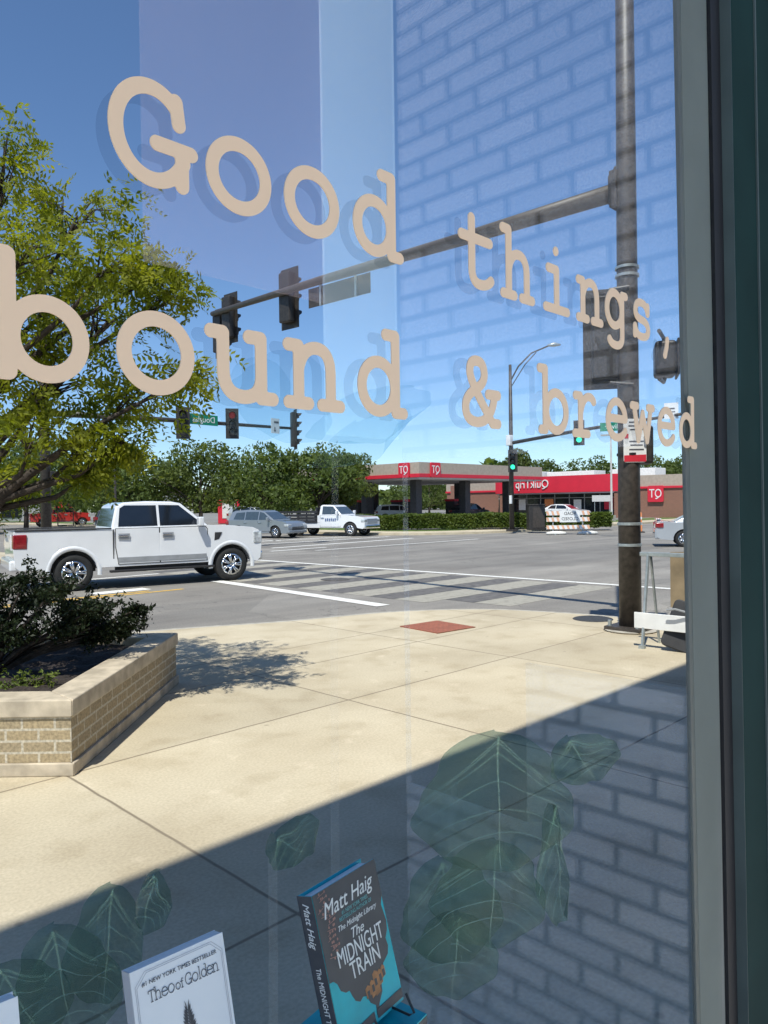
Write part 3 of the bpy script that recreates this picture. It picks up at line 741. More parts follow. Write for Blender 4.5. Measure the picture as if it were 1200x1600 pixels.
w2, h2, d2 = .150, .212, .026
tb = book_root('book', 'white paperback standing at an angle, cover reading Theo of Golden', (.491, .313, 1.133), h2, radians(-3.1))
b = cover_shape(w2, h2, d2, .0012); b.build('cover', MT['cover_white'], tb, bevel=.0004)
MB().box((w2 / 2, d2 / 2, h2 / 2), (w2 - .003, d2 - .0026, h2 - .0012)).build('page_block', MT['paper'], tb)
MB().box((-.0008, d2 / 2, h2 / 2), (.0008, d2, h2)).build('spine', MT['spine_grey'], tb)
b = MB()
def slab_text(mb, s, size, M, track=.80, r=.045):
    adv = {'i': .55, 'l': .45, 'f': .55, ' ': .4, 'T': .72, 'G': .92}
    x = 0; items = []
    for ch in s:
        a = adv.get(ch, track)
        if ch != ' ': items.append((ch, x + a / 2))
        x += a
    for ch, cx in items:
        vs, fs = glyph(ch, r, .0004 / size * .1 if False else .0004)
        mb.add([((v[0] * 10 + cx - x / 2) * size, v[1] * 10 * size, v[2]) for v in vs], fs, M)
SV = Matrix.Diagonal((1, 1.3, 1, 1))
slab_text(b, 'Theo', .0128, Matrix.Translation((.285 * w2, 0, .765 * h2)) @ onface(-.0009) @ SV, r=.034)
slab_text(b, 'Golden', .0128, Matrix.Translation((.715 * w2, 0, .765 * h2)) @ onface(-.0009) @ SV, r=.034, track=.74)
slab_text(b, 'of', .0095, Matrix.Translation((.472 * w2, 0, .767 * h2)) @ onface(-.0009) @ SV, r=.045)
b.build('title_lettering', MT['ink_grey'], tb)
b = MB(); add_text(b, '#1 NEW YORK TIMES BESTSELLER', .0085, Matrix.Translation((.5 * w2, 0, .895 * h2)) @ onface(-.0009), fit=.80 * w2, depth=.0004); b.build('small_lettering', MT['ink_grey'], tb)
b = MB()
for ins in (.035, .05):
    x0, x1, z0, z1, c = ins * w2, (1 - ins) * w2, ins * h2, (1 - ins * .8) * h2, .016
    path = [(x0, 0, z0), (x0, 0, z1 - c), (x0 + c, 0, z1), (x1 - c, 0, z1), (x1, 0, z1 - c), (x1, 0, z0)]
    for p, q in zip(path[:-1], path[1:]):
        p, q = Vector(p), Vector(q); n = Vector((-(q - p).z, 0, (q - p).x)).normalized() * .00035
        b.add([p - n, q - n, q + n, p + n], [(0, 1, 2, 3)], Matrix.Translation((0, -.0008, 0)))
b.build('border_lines', MT['ink_line'], tb)
b = MB(); rs = random.Random(5)                                       # the feather drawing
b.tube([(.52 * w2, -.0008, .30 * h2), (.525 * w2, -.0008, .62 * h2)], .0008, 5)
for k in range(16):
    z = h2 * (.34 + .018 * k); l = .012 * (1 - abs(k - 6) / 13)
    for sg in (-1, 1):
        b.add([(.52 * w2, -.0009, z), (.52 * w2 + sg * l * .6, -.0009, z + .004), (.52 * w2 + sg * l, -.0009, z + .012 + .004 * rs.random()), (.52 * w2 + sg * l * .4, -.0009, z + .010)], [(0, 1, 2, 3)])
b.build('feather_drawing', MT['ink_grey'], tb)
r2 = thing('book_riser', 'black riser block under the white paperback', 'riser', (.565, .29, .7425), radians(-3))
MB().box((0, 0, .088), (.14, .10, .176)).build('block', MT['black'], r2, bevel=.003)
wb = book_root('book', 'white book cut by the left edge at the foot of the window', (.255, .36, 1.150), .22, radians(-6))
cover_shape(.098, .22, .03, .0012).build('cover', MT['cover_white'], wb, bevel=.0004)
MB().box((.049, .015, .1095), (.094, .027, .217)).build('page_block', MT['paper'], wb)
r3 = thing('book_riser', 'black riser block under the white book at the left edge', 'riser', (.31, .30, .7425), 0)
MB().box((0, 0, .09), (.09, .09, .18)).build('block', MT['black'], r3, bevel=.003)

# ---- fiddle leaf figs
m = mat('fig_leaf', (.017, .034, .021), .6, var=.45, scale=7, bmp=.15); add_ghost(m.node_tree, m.node_tree.nodes['Principled BSDF'], m.node_tree.nodes['Material Output'], (.42, .52, .50)); MT['fig'] = m
m = mat('fig_leaf_vein', (.048, .068, .036), .6, var=.15); add_ghost(m.node_tree, m.node_tree.nodes['Principled BSDF'], m.node_tree.nodes['Material Output'], (.95, .96, .95)); MT['vein'] = m
m = mat('fig_stem', (.010, .008, .006), .9, var=.3); add_ghost(m.node_tree, m.node_tree.nodes['Principled BSDF'], m.node_tree.nodes['Material Output'], (.985, .985, .985)); MT['fig_stem'] = m
MT['pot'] = mat('dark_plant_pot', (.04, .04, .042), .6, var=.2)
MT['fig_pale'] = ghost_leaf = mat('fig_leaf_far', (.006, .012, .010), .8, var=.2)
add_ghost(ghost_leaf.node_tree, ghost_leaf.node_tree.nodes['Principled BSDF'], ghost_leaf.node_tree.nodes['Material Output'], (.80, .87, .90))
def fig_leaf(root, loc, L, Wd, rz, tilt=0.0, roll=0.0, curl=.16, bend=.25, faint=False):
    """a broad lobed leaf hanging from its stalk, local -Z along the midrib, facing -Y"""
    nu, nv = 26, 14; vs = []; fs = []
    prof = lambda s: Wd / 2 * sqrt(max(0, 1 - abs((s - .52) / .52) ** 1.9)) * (1 + .07 * sin(s * 10.0 + .9)) * (.78 + .36 * s)
    def P(s, c):
        x = prof(s) * c * (1 + .035 * sin(s * 23 + 2 * c))
        y = -bend * L * s * s * .6 + curl * abs(c) ** 1.6 * Wd * .5 + .006 * sin(9 * s + 4 * c)
        return Vector((x, y, -L * s))
    for i in range(nu + 1):
        for j in range(nv + 1): vs.append(P(i / nu, -1 + 2 * j / nv))
    for i in range(nu):
        for j in range(nv): k = i * (nv + 1) + j; fs.append((k, k + 1, k + nv + 2, k + nv + 1))
    o = MB().add(vs, fs).build('leaf', MT['fig_pale' if faint else 'fig'], root, smooth=True)
    o.location = loc; o.rotation_euler = Euler((tilt, roll, rz))
    if faint: return o
    b = MB(); off = Vector((0, -.0042, 0))
    b.tube([P(s, 0) + off for s in [i / 14 for i in range(15)]], [.0022 * (1 - .7 * i / 14) for i in range(15)], 5)
    for s0 in (.015, .05, .14, .34, .54, .72):
        for sg in (-1, 1):
            path = [P(min(.985, s0 + (.50 - .42 * s0) * q ** 1.5), sg * .97 * q ** (1.15 - .3 * s0)) + off for q in [i / 8 for i in range(9)]]
            b.tube(path, [.0013 * (1 - .6 * i / 8) for i in range(9)], 4)
    b.build('vein', MT['vein'], o)
    return o
def fig(label, base, stem, leaves, faint=False):
    t = thing('fiddle_leaf_fig', label, 'plant', base)
    MB().lathe([(0, 0), (.085, 0), (.115, .26), (.122, .30), (.108, .30), (.10, .27), (0, .265)], 24).build('pot', MT['pot'], t, smooth=True)
    B = Vector(base)
    MB().tube([Vector(p) - B for p in stem], [.013, .011, .010, .008][:len(stem)], 8).build('stem', MT['fig_stem'], t, smooth=True)
    for loc, *a in leaves: fig_leaf(t, Vector(loc) - B, *a, faint=faint)
    return t
V45 = radians(-38)                          # leaves turned towards the viewer
fig('tall fiddle leaf fig with broad veined leaves beside the brick wall', (1.40, .45, 0), [(1.40, .45, .25), (1.39, .46, .7), (1.40, .47, 1.0), (1.40, .46, 1.12)],
    [((1.292, .250, 1.302), .285, .35, V45, .12), ((1.345, .295, 1.040), .225, .26, V45, .1, .1), ((1.30, .42, .975), .25, .24, V45, .2, -.2), ((1.525, .22, 1.245), .13, .17, V45 - .4, .5, -.5), ((1.51, .25, 1.09), .26, .15, V45 + .8, .05, .05), ((1.34, .40, .84), .20, .22, V45, .2, .1)])
fig('fiddle leaf fig with drooping folded leaves behind the white paperback', (.70, .80, 0), [(.70, .80, .25), (.68, .79, .62), (.66, .79, .9), (.665, .785, .985)],
    [((.668, .745, 1.035), .22, .15, V45 + .4, .1, .1, .3), ((.56, .775, .985), .24, .20, V45 + .1, .15, -.15, .2), ((.755, .735, 1.035), .13, .085, V45 - .5, .1, .25, .4), ((.47, .80, .94), .2, .16, V45 + .3, .3, -.4)])
fig('small fig with one leaf tip drooping behind the upright teal book', (1.05, .74, 0), [(1.05, .74, .25), (1.04, .72, .6), (1.03, .70, .95), (1.02, .69, 1.02)],
    [((1.015, .665, 1.045), .105, .15, V45, .5, -.9, .3)])

fig('tall fig with big leaves showing darkly before the plaster pier', (1.30, .78, 0), [(1.30, .78, .25), (1.29, .78, .8), (1.29, .77, 1.5), (1.28, .74, 2.08)],
    [((1.19, .74, 2.17), .22, .26, V45, .2, .5), ((1.33, .66, 2.055), .14, .34, V45, .9, -.3, .3), ((1.36, .72, 1.985), .12, .30, V45, 1.0, -.5, .3), ((1.10, .80, 2.16), .20, .20, V45, .3, .2)], True)
# ------------------------------------------------------------------ street things on the near corner
# planter, a diamond set at 45 degrees
PA = Vector((2.06, 4.33, 0)); S_ = 2.56
pt_ = thing('brick_planter', 'buff brick planter with weathered stone cap on the sunny pavement', 'planter', PA, radians(45))
# local x runs along the right-hand face, local y along the left-hand face
bevc = .0
def ring(o, i, z0, z1): 
    b = MB(); a, c = -o, S_ + o; e, f = i, S_ - i
    b.prism([(a, a), (c, a), (f, e), (e, e)], z0, z1); b.prism([(c, a), (c, c), (f, f), (f, e)], z0, z1)
    b.prism([(c, c), (a, c), (e, f), (f, f)], z0, z1); b.prism([(a, c), (a, a), (e, e), (e, f)], z0, z1); return b
ring(0, .2, .09, .392).build('wall', MT['planter_brick'], pt_)
ring(.022, .2, 0, .088).build('plinth', MT['stone'], pt_, bevel=.008)
ring(.020, .235, .394, .515).build('cap', MT['stone'], pt_, bevel=.012)
b = MB(); n_ = 26; rs = random.Random(11); vs = []
for i in range(n_ + 1):
    for j in range(n_ + 1):
        u, v = .19 + (S_ - .38) * i / n_, .19 + (S_ - .38) * j / n_
        vs.append((u, v, .40 + .05 * sin(3 * u) * sin(2.4 * v) + .035 * rs.random()))
b.add(vs, [(i * (n_ + 1) + j, (i + 1) * (n_ + 1) + j, (i + 1) * (n_ + 1) + j + 1, i * (n_ + 1) + j + 1) for i in range(n_) for j in range(n_)])
b.build('mulch', MT['mulch'], pt_)
# ------------------------------------------------------------------ foliage
RNG = np.random.default_rng(4)
def leaf_quads(C, size, rng, up=.3, aspect=.5):
    """one pointed leaf (4-corner) at each centre, random facing"""
    n = len(C); d = rng.normal(size=(n, 3)); d[:, 2] -= up; d /= np.linalg.norm(d, axis=1)[:, None]
    e = rng.normal(size=(n, 3)); e -= d * (e * d).sum(1)[:, None]; e /= np.linalg.norm(e, axis=1)[:, None]
    s = (size * (.65 + .7 * rng.random(n)))[:, None]
    bow = np.cross(d, e) * s * .12
    return np.stack([C - d * s / 2, C + e * s * aspect / 2 + bow, C + d * s / 2, C - e * s * aspect / 2 + bow], 1)
def clump_points(c, r, n, rng, hollow=.5):
    d = rng.normal(size=(n, 3)); d /= np.linalg.norm(d, axis=1)[:, None]
    q = (hollow + (1 - hollow) * rng.random(n)) ** .6
    return np.array(c) + d * q[:, None] * np.array(r) + rng.normal(size=(n, 3)) * np.array(r) * .10

def far_tree(label, x, y, h, r, m, seed, trunk_h=None, leaf=.30, dens=1.0, group='trees across the crossing', n_cl=26):
    rng = np.random.default_rng(seed); rn = random.Random(seed)
    t = thing('tree', label, 'tree', (x, y, 0), 0, group)
    th = trunk_h or h * .3
    b = MB(); b.tube([(0, 0, -.15), (.04, 0, th * .6), (.0, .05, th), (.1, .05, h * .6)], [.20, .16, .14, .06], 8)
    P = []
    for k in range(n_cl):
        a = rn.random() * 2 * pi; q = sqrt(rn.random()); zz = rn.random()
        rad = r * (.35 + .65 * sin(pi * min(1, .18 + .74 * zz))) * q * .86
        c = (rad * cos(a), rad * sin(a), th * .9 + (h - th) * (.06 + .86 * zz) * (1 - .18 * q))
        rr_ = r * (.20 + .16 * rn.random())
        P.append(clump_points(c, (rr_, rr_, rr_ * .72), int(150 * dens), rng))
        if k % 3 == 0: b.tube([(0, .03, th * .85), (c[0] * .5, c[1] * .5, (th + c[2]) * .52), c], [.09, .05, .02], 5)
    b.build('trunk', MT['bark'], t, smooth=True)
    quads_mesh('crown', leaf_quads(np.concatenate(P), leaf, rng), m, t)
    return t

# ---- the honey locust in the planter
lt = thing('tree', 'big feathery locust tree growing in the brick planter', 'tree', (1.75, 6.25, .42))
b = MB(); rn = random.Random(21)
b.tube([(0, 0, -.1), (.02, .02, .5), (.06, 0, 1.05)], [.105, .09, .085], 10)
# lobes of the crown: (x, y, z, radius) from the trunk's foot; the street side first, then the side out of view
LOBES = [(0.75, 0.3, 4.48, 0.40), (1.24, -0.2, 4.02, 0.47), (0.5, -0.87, 3.35, 0.52), (1.03, -1.35, 3.28, 0.31), (1.37, -0.53, 3.03, 0.42), (1.74, -1.05, 3.19, 0.26), (1.57, -0.98, 3.34, 0.22), (1.53, -1.53, 2.38, 0.20), (1.43, -0.96, 2.27, 0.31), (0.99, -0.51, 2.5, 0.44),
         (0.58, -0.13, 2.78, 0.52), (0.56, -0.78, 1.91, 0.30), (1.01, -0.82, 1.87, 0.21), (1.24, -1.1, 1.92, 0.16), (0.57, 0.08, 1.6, 0.27), (1.1, -0.0, 3.28, 0.46), (1.10, -0.72, 1.66, 0.08)]
LOBES = [(x * .93, y * .93 - .02, z, r * .94) for x, y, z, r in LOBES]
rn = random.Random(33)
while len(LOBES) < 36:
    lat, dep, zz = rn.uniform(-2.2, -.85), rn.uniform(-1.7, 1.7), rn.uniform(1.8, 4.9)
    if lat * lat + dep * dep < (2.3 - .28 * abs(zz - 3) ** 1.5) ** 2: LOBES.append((.7046 * lat + .7096 * dep, -.7096 * lat + .7046 * dep, zz, rn.uniform(.38, .58)))
fork = [Vector((.03, 0, .75)), Vector((.06, .02, 1.05)), Vector((.02, .05, 1.4)), Vector((.05, .0, 1.9))]
b.tube([fork[1], fork[2], fork[3], (.10, .02, 2.7), (.2, .05, 3.6)], [.085, .075, .06, .045, .02], 8)
rng = np.random.default_rng(12); sprays = []
for i, (x, y, z, r) in enumerate(LOBES):
    c = Vector((x, y, z)); f = fork[min(3, max(0, int((z - 1.4) * 1.6)))]
    m1 = f.lerp(c, .35) + Vector((0, 0, .10 if z > 2.2 else .30)); m2 = f.lerp(c, .7) + Vector((rn.uniform(-.1, .1), rn.uniform(-.1, .1), .08))
    b.tube([f, m1, m2, c], [.05, .036, .022, .009], 6)
    for k in range(int(8 + 20 * r)):                                 # twigs
        d = Vector((rn.gauss(0, 1), rn.gauss(0, 1), rn.gauss(.15, .7))).normalized()
        e = c + d * r * rn.uniform(.55, 1.0); b.tube([m2.lerp(c, rn.uniform(.3, 1)), (c + e) / 2 + Vector((0, 0, .03)), e], [.008, .005, .002], 4)
        for _ in range(int(7 + 10 * r)):
            o = np.array(e) + rng.normal(size=3) * (.06 + .16 * r) * np.array((1, 1, .7))
            d2 = rng.normal(size=3) + np.array(d) * .9; d2[2] = d2[2] * .55 - .35; d2 /= np.linalg.norm(d2)
            e2 = np.cross(d2, rng.normal(size=3)); e2 /= np.linalg.norm(e2); nn = np.cross(d2, e2)
            L_ = .13 + .10 * rng.random(); s_ = .75 + .5 * rng.random()
            for q_ in range(5):
                q = o + d2 * L_ * (q_ + .5) / 5 - np.array((0, 0, .10)) * (q_ / 5) ** 2 * L_ * 2
                for sg in (-1, 1):
                    l = .068 * s_ * (1 - .05 * q_); v = (e2 * sg * .8 + d2 * .6 + rng.normal(size=3) * .15); v /= np.linalg.norm(v)
                    wv = np.cross(v, nn + rng.normal(size=3) * .45); wv /= np.linalg.norm(wv)
                    sprays.append((q, q + v * l * .5 + wv * l * .20, q + v * l, q + v * l * .5 - wv * l * .20))
b.build('trunk', MT['bark'], lt, smooth=True)
quads_mesh('crown', np.array(sprays), MT['tree_near'], lt)
print('locust leaflets', len(sprays))

# ---- shrubs in the planter
def shrub(label, loc, boughs, m, leaf, n, seed, group=None):
    t = thing('shrub', label, 'shrub', loc, 0, group); rng = np.random.default_rng(seed); b = MB(); P = []
    for (x, y, z), r in boughs:
        b.tube([(0, 0, -.05), (x * .4, y * .4, z * .35 + .04), (x, y, z)], [.020, .014, .006], 5)
        k = max(3, int(n * r)); P.append(clump_points((x, y, z), (r, r, r * .55), k, rng, .1))
        for q in range(5):                                          # side twigs with their own leaves
            a = rng.normal(size=3); a[2] *= .5; a /= np.linalg.norm(a); e = np.array((x, y, z)) + a * r * 1.35
            b.tube([(x, y, z), tuple(e)], [.005, .002], 4)
            P.append(e + rng.normal(size=(int(k * .10) + 2, 3)) * r * .22)
    b.build('stem', MT['bark'], t); quads_mesh('foliage', leaf_quads(np.concatenate(P), leaf, rng, .0, .42), m, t); return t
rs = random.Random(8)
bo = []
for k in range(46):
    f = rs.random(); a = rs.uniform(-.6, .6)
    bo.append(((-1.05 + 2.0 * f + .05 * rs.random(), -.75 * (f - .45) + rs.uniform(-.35, .35), .30 + .42 * (1 - f) + rs.uniform(-.16, .16)), .10 + .08 * rs.random()))
bo += [((-1.0 + .13 * k_, .35 - .09 * k_ + rs.uniform(-.2, .2), .80 + rs.uniform(-.10, .10) - .012 * k_), .10 + .05 * rs.random()) for k_ in range(12)]
bo += [((1.02, -.50, .40), .10), ((1.10, -.56, .46), .07), ((.86, -.45, .30), .12), ((.75, -.36, .22), .12), ((.98, -.44, .24), .08)]
shrub('dark low spreading shrub in the planter, in front of the pickup', (2.05, 6.02, .44), bo, MT['shrub'], .045, 2300, 3)
shrub('small pale green ground cover plant on the dark mulch', (2.05, 5.20, .42), [((.0, 0, .07), .10), ((.10, -.04, .06), .08), ((-.12, .05, .05), .08), ((.16, -.1, .10), .05)], MT['shrub_light'], .035, 900, 5)

# ------------------------------------------------------------------ signals
def signal(label, loc, rz, lit=None, back=True, name='traffic_signal', group=None, n=3, s=1.0):
    """local: faces +X, hangs centred on z = 0"""
    t = thing(name, label, 'traffic light', loc, rz, group)
    t.scale = (s, s, s)
    b = MB(); b.box((0, 0, 0), (.20, .34, .36 * n)); b.build('housing', MT['signal'], t, bevel=.03)
    if back: MB().box((.085, 0, 0), (.012, .56, .36 * n + .24)).build('backplate', MT['signal'], t, bevel=.004)
    for k in range(n):
        z = .36 * ((n - 1) / 2 - k)
        v = MB(); R = Matrix.Translation((.10, 0, z)) @ Matrix.Rotation(radians(90), 4, 'Y')
        nn = 16; vs = []; fs = []
        for i in range(nn + 1):
            a = radians(-30 + 240 * i / nn)
            for r in (.155, .148):
                vs.append((.10, r * cos(a), z + r * sin(a))); vs.append((.10 + .26 * (.45 + .55 * max(0, sin(a)) ** .6), r * cos(a), z + r * sin(a)))
        for i in range(nn):
            o = 4 * i; fs += [(o, o + 4, o + 5, o + 1), (o + 2, o + 3, o + 7, o + 6), (o + 1, o + 5, o + 7, o + 3)]
        v.add(vs, fs).build('visor', MT['signal'], t)
        mt = 'lens_green' if lit == 'green' and k == n - 1 else 'lens_red' if lit == 'red' and k == 0 else 'lens_off'
        MB().lathe([(0, .03), (.06, .026), (.11, .015), (.14, 0)], 16, R).build('lens', MT[mt], t, smooth=True)
    return t

# ---- the big pole on our corner
PP = Vector((9.68, 4.16, 0))
po = thing('signal_pole', 'tall dark bronze signal pole with long mast arm on our corner', 'pole', PP, 0)
MB().tube([(0, 0, .06), (0, 0, 2.2), (.0, 0, 6.3), (0, 0, 11.5)], [.150, .146, .132, .105], 24).build('shaft', MT['pole'], po, smooth=True)
b = MB(); b.box((0, 0, .045), (.52, .52, .05)); b.build('base_plate', MT['pole'], po, bevel=.006, )
for sx in (-.2, .2):
    for sy in (-.2, .2):
        MB().tube([(sx, sy, .07), (sx, sy, .15)], .028, 8).build('bolt', MT['galv'], po)
MB().lathe([(.34, .0), (.36, .02), (.34, .024), (0, .024)], 24).build('footing', MT['kerb'], po)
for z in (1.18, 1.47, 2.42, 4.02, 4.86, 4.97): MB().lathe([(.152, z - .02), (.160, z - .016), (.160, z + .016), (.152, z + .02)], 24).build('band', MT['galv'] if z < 2 or z > 4.8 else MT['black'], po)
AD = Vector((.07, 1, .045))
b = MB(); b.tube([AD * .1 + Vector((0, 0, 6.05)), AD * 3 + Vector((0, 0, 6.06)), AD * 7 + Vector((0, 0, 6.12)), AD * 11.6 + Vector((0, 0, 6.13))], [.125, .108, .085, .060], 16); b.build('mast_arm', MT['arm'], po, smooth=True)
b = MB(); b.box((.0, .12, 6.05), (.34, .10, .50)); b.box((.0, .17, 6.05), (.30, .05, .40)); b.build('arm_flange', MT['pole'], po, bevel=.01)
b = MB(); b.tube([(0, 0, 6.35), (0, .16, 6.36)], .05, 10); b.build('arm_brace', MT['pole'], po)
def on_arm(s, dz=0, dx=0): return PP + AD * s + Vector((dx, 0, 6.10 + dz))
signal('dark three-light signal seen from behind, nearest on the long arm', on_arm(8.45, -.07, .15), radians(4), group='signals on the long mast arm', s=1.03)
signal('three-light signal near the tip of the long arm, by the tree crown', on_arm(11.05, -.12, .15), radians(4), group='signals on the long mast arm', s=.95)
signal('outermost signal hanging below the tip of the long arm', on_arm(11.52, -.42, .15), radians(4), group='signals on the long mast arm', s=.95)
sg = thing('sign_panel', 'long plain dark sign panel seen from behind under the mast arm', 'sign', on_arm(6.55, -.26, .12), radians(94))
MB().box((0, 0, 0), (1.75, .012, .40)).build('plate', MT['pole'], sg)
for x in (-.5, .5): MB().box((x, .02, .02), (.05, .03, .46)).build('bracket', MT['galv'], sg)
sh = signal('big dark signal head on the side of the near pole, left side', (9.50, 4.40, 4.03), radians(30), s=1.05); 
b = MB(); b.tube([(-.10, -.05, .60), (-.10, -.30, .62)], .022, 8); b.tube([(-.10, -.05, -.60), (-.10, -.34, -.64)], .022, 8); b.build('bracket_arm', MT['signal'], sh)
ph = thing('pedestrian_signal', 'square dark pedestrian signal on the right side of the near pole', 'pedestrian signal', (10.08, 3.82, 3.72), radians(-62))
MB().box((0, 0, 0), (.28, .47, .46)).build('housing', MT['signal'], ph, bevel=.05, seg=3)
MB().box((.16, 0, 0), (.03, .50, .49)).build('visor_frame', MT['signal'], ph, bevel=.01)
b = MB(); b.tube([(0, -.02, .25), (-.02, -.02, .31), (-.10, -.46, .31)], .026, 8); b.tube([(0, -.02, -.25), (-.02, -.02, -.31), (-.10, -.46, -.33)], .026, 8); b.build('bracket_arm', MT['signal'], ph)
p2 = thing('pedestrian_signal', 'lower pedestrian signal behind the red and white sign on the pole', 'pedestrian signal', (9.91, 4.05, 2.55), radians(120))
MB().box((0, 0, 0), (.22, .38, .52)).build('housing', MT['signal'], p2, bevel=.04, seg=3)
MB().box((.125, 0, 0), (.03, .36, .50)).build('visor_frame', MT['signal'], p2)
MB().tube([(0, .15, .1), (0, .32, .1)], .022, 8).build('bracket_arm', MT['signal'], p2)
ps = thing('crossing_sign', 'white and red crossing instruction sign on the near pole', 'sign', (9.60, 4.03, 2.60), radians(-44))
FS = onface(-.009)
b = MB(); pp = []
for cx, cy, a0 in ((.12, -.26, -90), (.12, .26, 0), (-.12, .26, 90), (-.12, -.26, 180)): pp += arc(cx, cy, .035, .035, a0, a0 + 90, 5)
b.prism(pp, -.003, .003, onface(0)); b.build('plate', MT['white'], ps)
b = MB(); b.prism([(-.15, -.285), (.15, -.285), (.15, -.19), (-.15, -.20)], 0, .003, onface(-.004)); b.build('red_band', MT['sign_red'], ps); b = MB(); b.prism([(-.14, .03), (-.09, .03), (-.09, .09), (-.14, .09)], 0, .003, onface(-.004)); b.build('red_field', MT['sign_red'], ps)
b = MB()
for k, (w_, z) in enumerate(((.2, .24), (.22, .19), (.18, .14), (.20, -.02), (.17, -.07), (.2, -.13))): b.prism([(-w_ / 2 + .02, z), (w_ / 2 + .02, z), (w_ / 2 + .02, z + .018), (-w_ / 2 + .02, z + .018)], 0, .002, onface(-.004))
b.build('print_lines', MT['ink_grey'], ps)

# ---- folded barricade by the pole
bc = thing('a_frame_barricade', 'weathered white board barricade with thin steel legs by the pole', 'barricade', (8.80, 3.14, 0), radians(-88))
# local x runs along the board (towards the window frame), local y across, away from the window is +y... legs lean together at the top
for x in (-.33, .34):
    b = MB(); b.tube([(x, -.20, .0), (x + .005, -.01, 1.14)], .022, 6); b.build('leg', MT['galv'], bc)
    b = MB(); b.tube([(x + .01, .28, .0), (x + .02, .02, 1.12)], .018, 6); b.build('leg', MT['galv'], bc)
    b = MB(); b.box((x, -.20, .02), (.07, .06, .04)); b.build('foot', MT['galv'], bc)
b = MB(); b.box((0, 0, 1.13), (.86, .06, .05)); b.build('top_rail', MT['galv'], bc, bevel=.006)
b = MB(); b.box((.02, -.165, .335), (.92, .025, .19), Matrix.Rotation(0, 4, 'X')); b.build('board', MT['white'], bc, bevel=.004)
b = MB(); b.box((0, .02, .52), (.80, .02, .50)); 
pb = thing('sign_panel', 'bare tan plywood panel leaning on the kerb side behind the barricade', 'panel', (9.43, 3.12, .0), radians(-66))
MT['ply'] = mat('tan_weathered_plywood', (.27, .205, .125), .85, var=.25, scale=3)
MB().box((0, 0, .78), (.66, .02, .70)).build('plate', MT['ply'], pb)
for x in (-.26, .28): MB().tube([(x, .02, 0), (x, .02, .98)], .016, 6).build('leg', MT['galv'], pb)
bs_ = thing('rubber_ballast', 'dark round-cornered rubber ballast slab leaning inside the barricade', 'ballast slab', (8.68, 3.06, .0), radians(-80))
b = MB(); pp = []
for cx, cy, a0 in ((.20, .06, -90), (.20, .52, 0), (-.20, .52, 90), (-.20, .06, 180)): pp += arc(cx, cy, .06, .06, a0, a0 + 90, 5)
b.prism(pp, -.05, .05, Matrix.Translation((0.04, 0, .0)) @ Matrix.Rotation(radians(16), 4, 'Y') @ Matrix.Rotation(radians(74), 4, 'X')); b.build('slab', MT['plastic'], bs_, bevel=.015)
b = MB(); b.tube([(-.10, -.12, .50), (0, -.14, .52), (.12, -.12, .49)], .012, 6); b.build('handle', MT['grey_trim'], bs_)
# ------------------------------------------------------------------ vehicles (local x forward, origin on the road between the axles)
def arch_pts(cx, cz, R, z0, n=10):
    """points of a wheel arch, rear to front, over the top"""
    a0 = math.asin(max(-1, min(1, (z0 - cz) / R)))
    return [(cx + R * cos(a), cz + R * sin(a)) for a in [pi - a0 + (2 * a0 - pi) * i / n for i in range(n + 1)]]
def wheel(root, x, y, r, wd, rim=MT['chrome'], spokes=7):
    R = Matrix.Rotation(radians(90), 4, 'X')
    b = MB(); b.lathe([(r * .62, -wd / 2 + .02), (r * .70, -wd / 2), (r * .93, -wd / 2 + .006), (r, -wd / 2 + .05), (r, wd / 2 - .05), (r * .93, wd / 2 - .006), (r * .70, wd / 2), (r * .62, wd / 2 - .02)], 32, R)
    w = thing_part('wheel', root, (x, y, r))
    b.build('tyre', MT['rubber'], w, smooth=True)
    b = MB(); b.lathe([(r * .55, -wd * .46), (r * .64, -wd * .5), (r * .66, -wd * .42), (r * .62, wd * .42), (r * .64, wd * .5), (r * .55, wd * .46)], 32, R)
    for s in (-1, 1):
        b.lathe([(0, .0), (r * .16, .0), (r * .18, -.02)], 16, Matrix.Translation((0, s * wd * .44, 0)) @ R)
        for k in range(spokes):
            for dd in (-.13, .13):
                a = 2 * pi * k / spokes + dd; c = Vector((cos(a), 0, sin(a)))
                b.tube([c * r * .1 + Vector((0, s * wd * .44, 0)), c * r * .63 + Vector((0, s * wd * .46, 0))], [r * .065, r * .055], 5)
    b.build('rim', rim, w, smooth=True)
    b = MB(); b.lathe([(0, -.01), (r * .6, -.01), (r * .6, .01), (0, .01)], 20, R); b.build('brake_disc', MT['plastic'], w)
def thing_part(name, root, loc):
    o = bpy.data.objects.new(name, None); o.location = loc; o.empty_display_size = .1; return link(o, root)
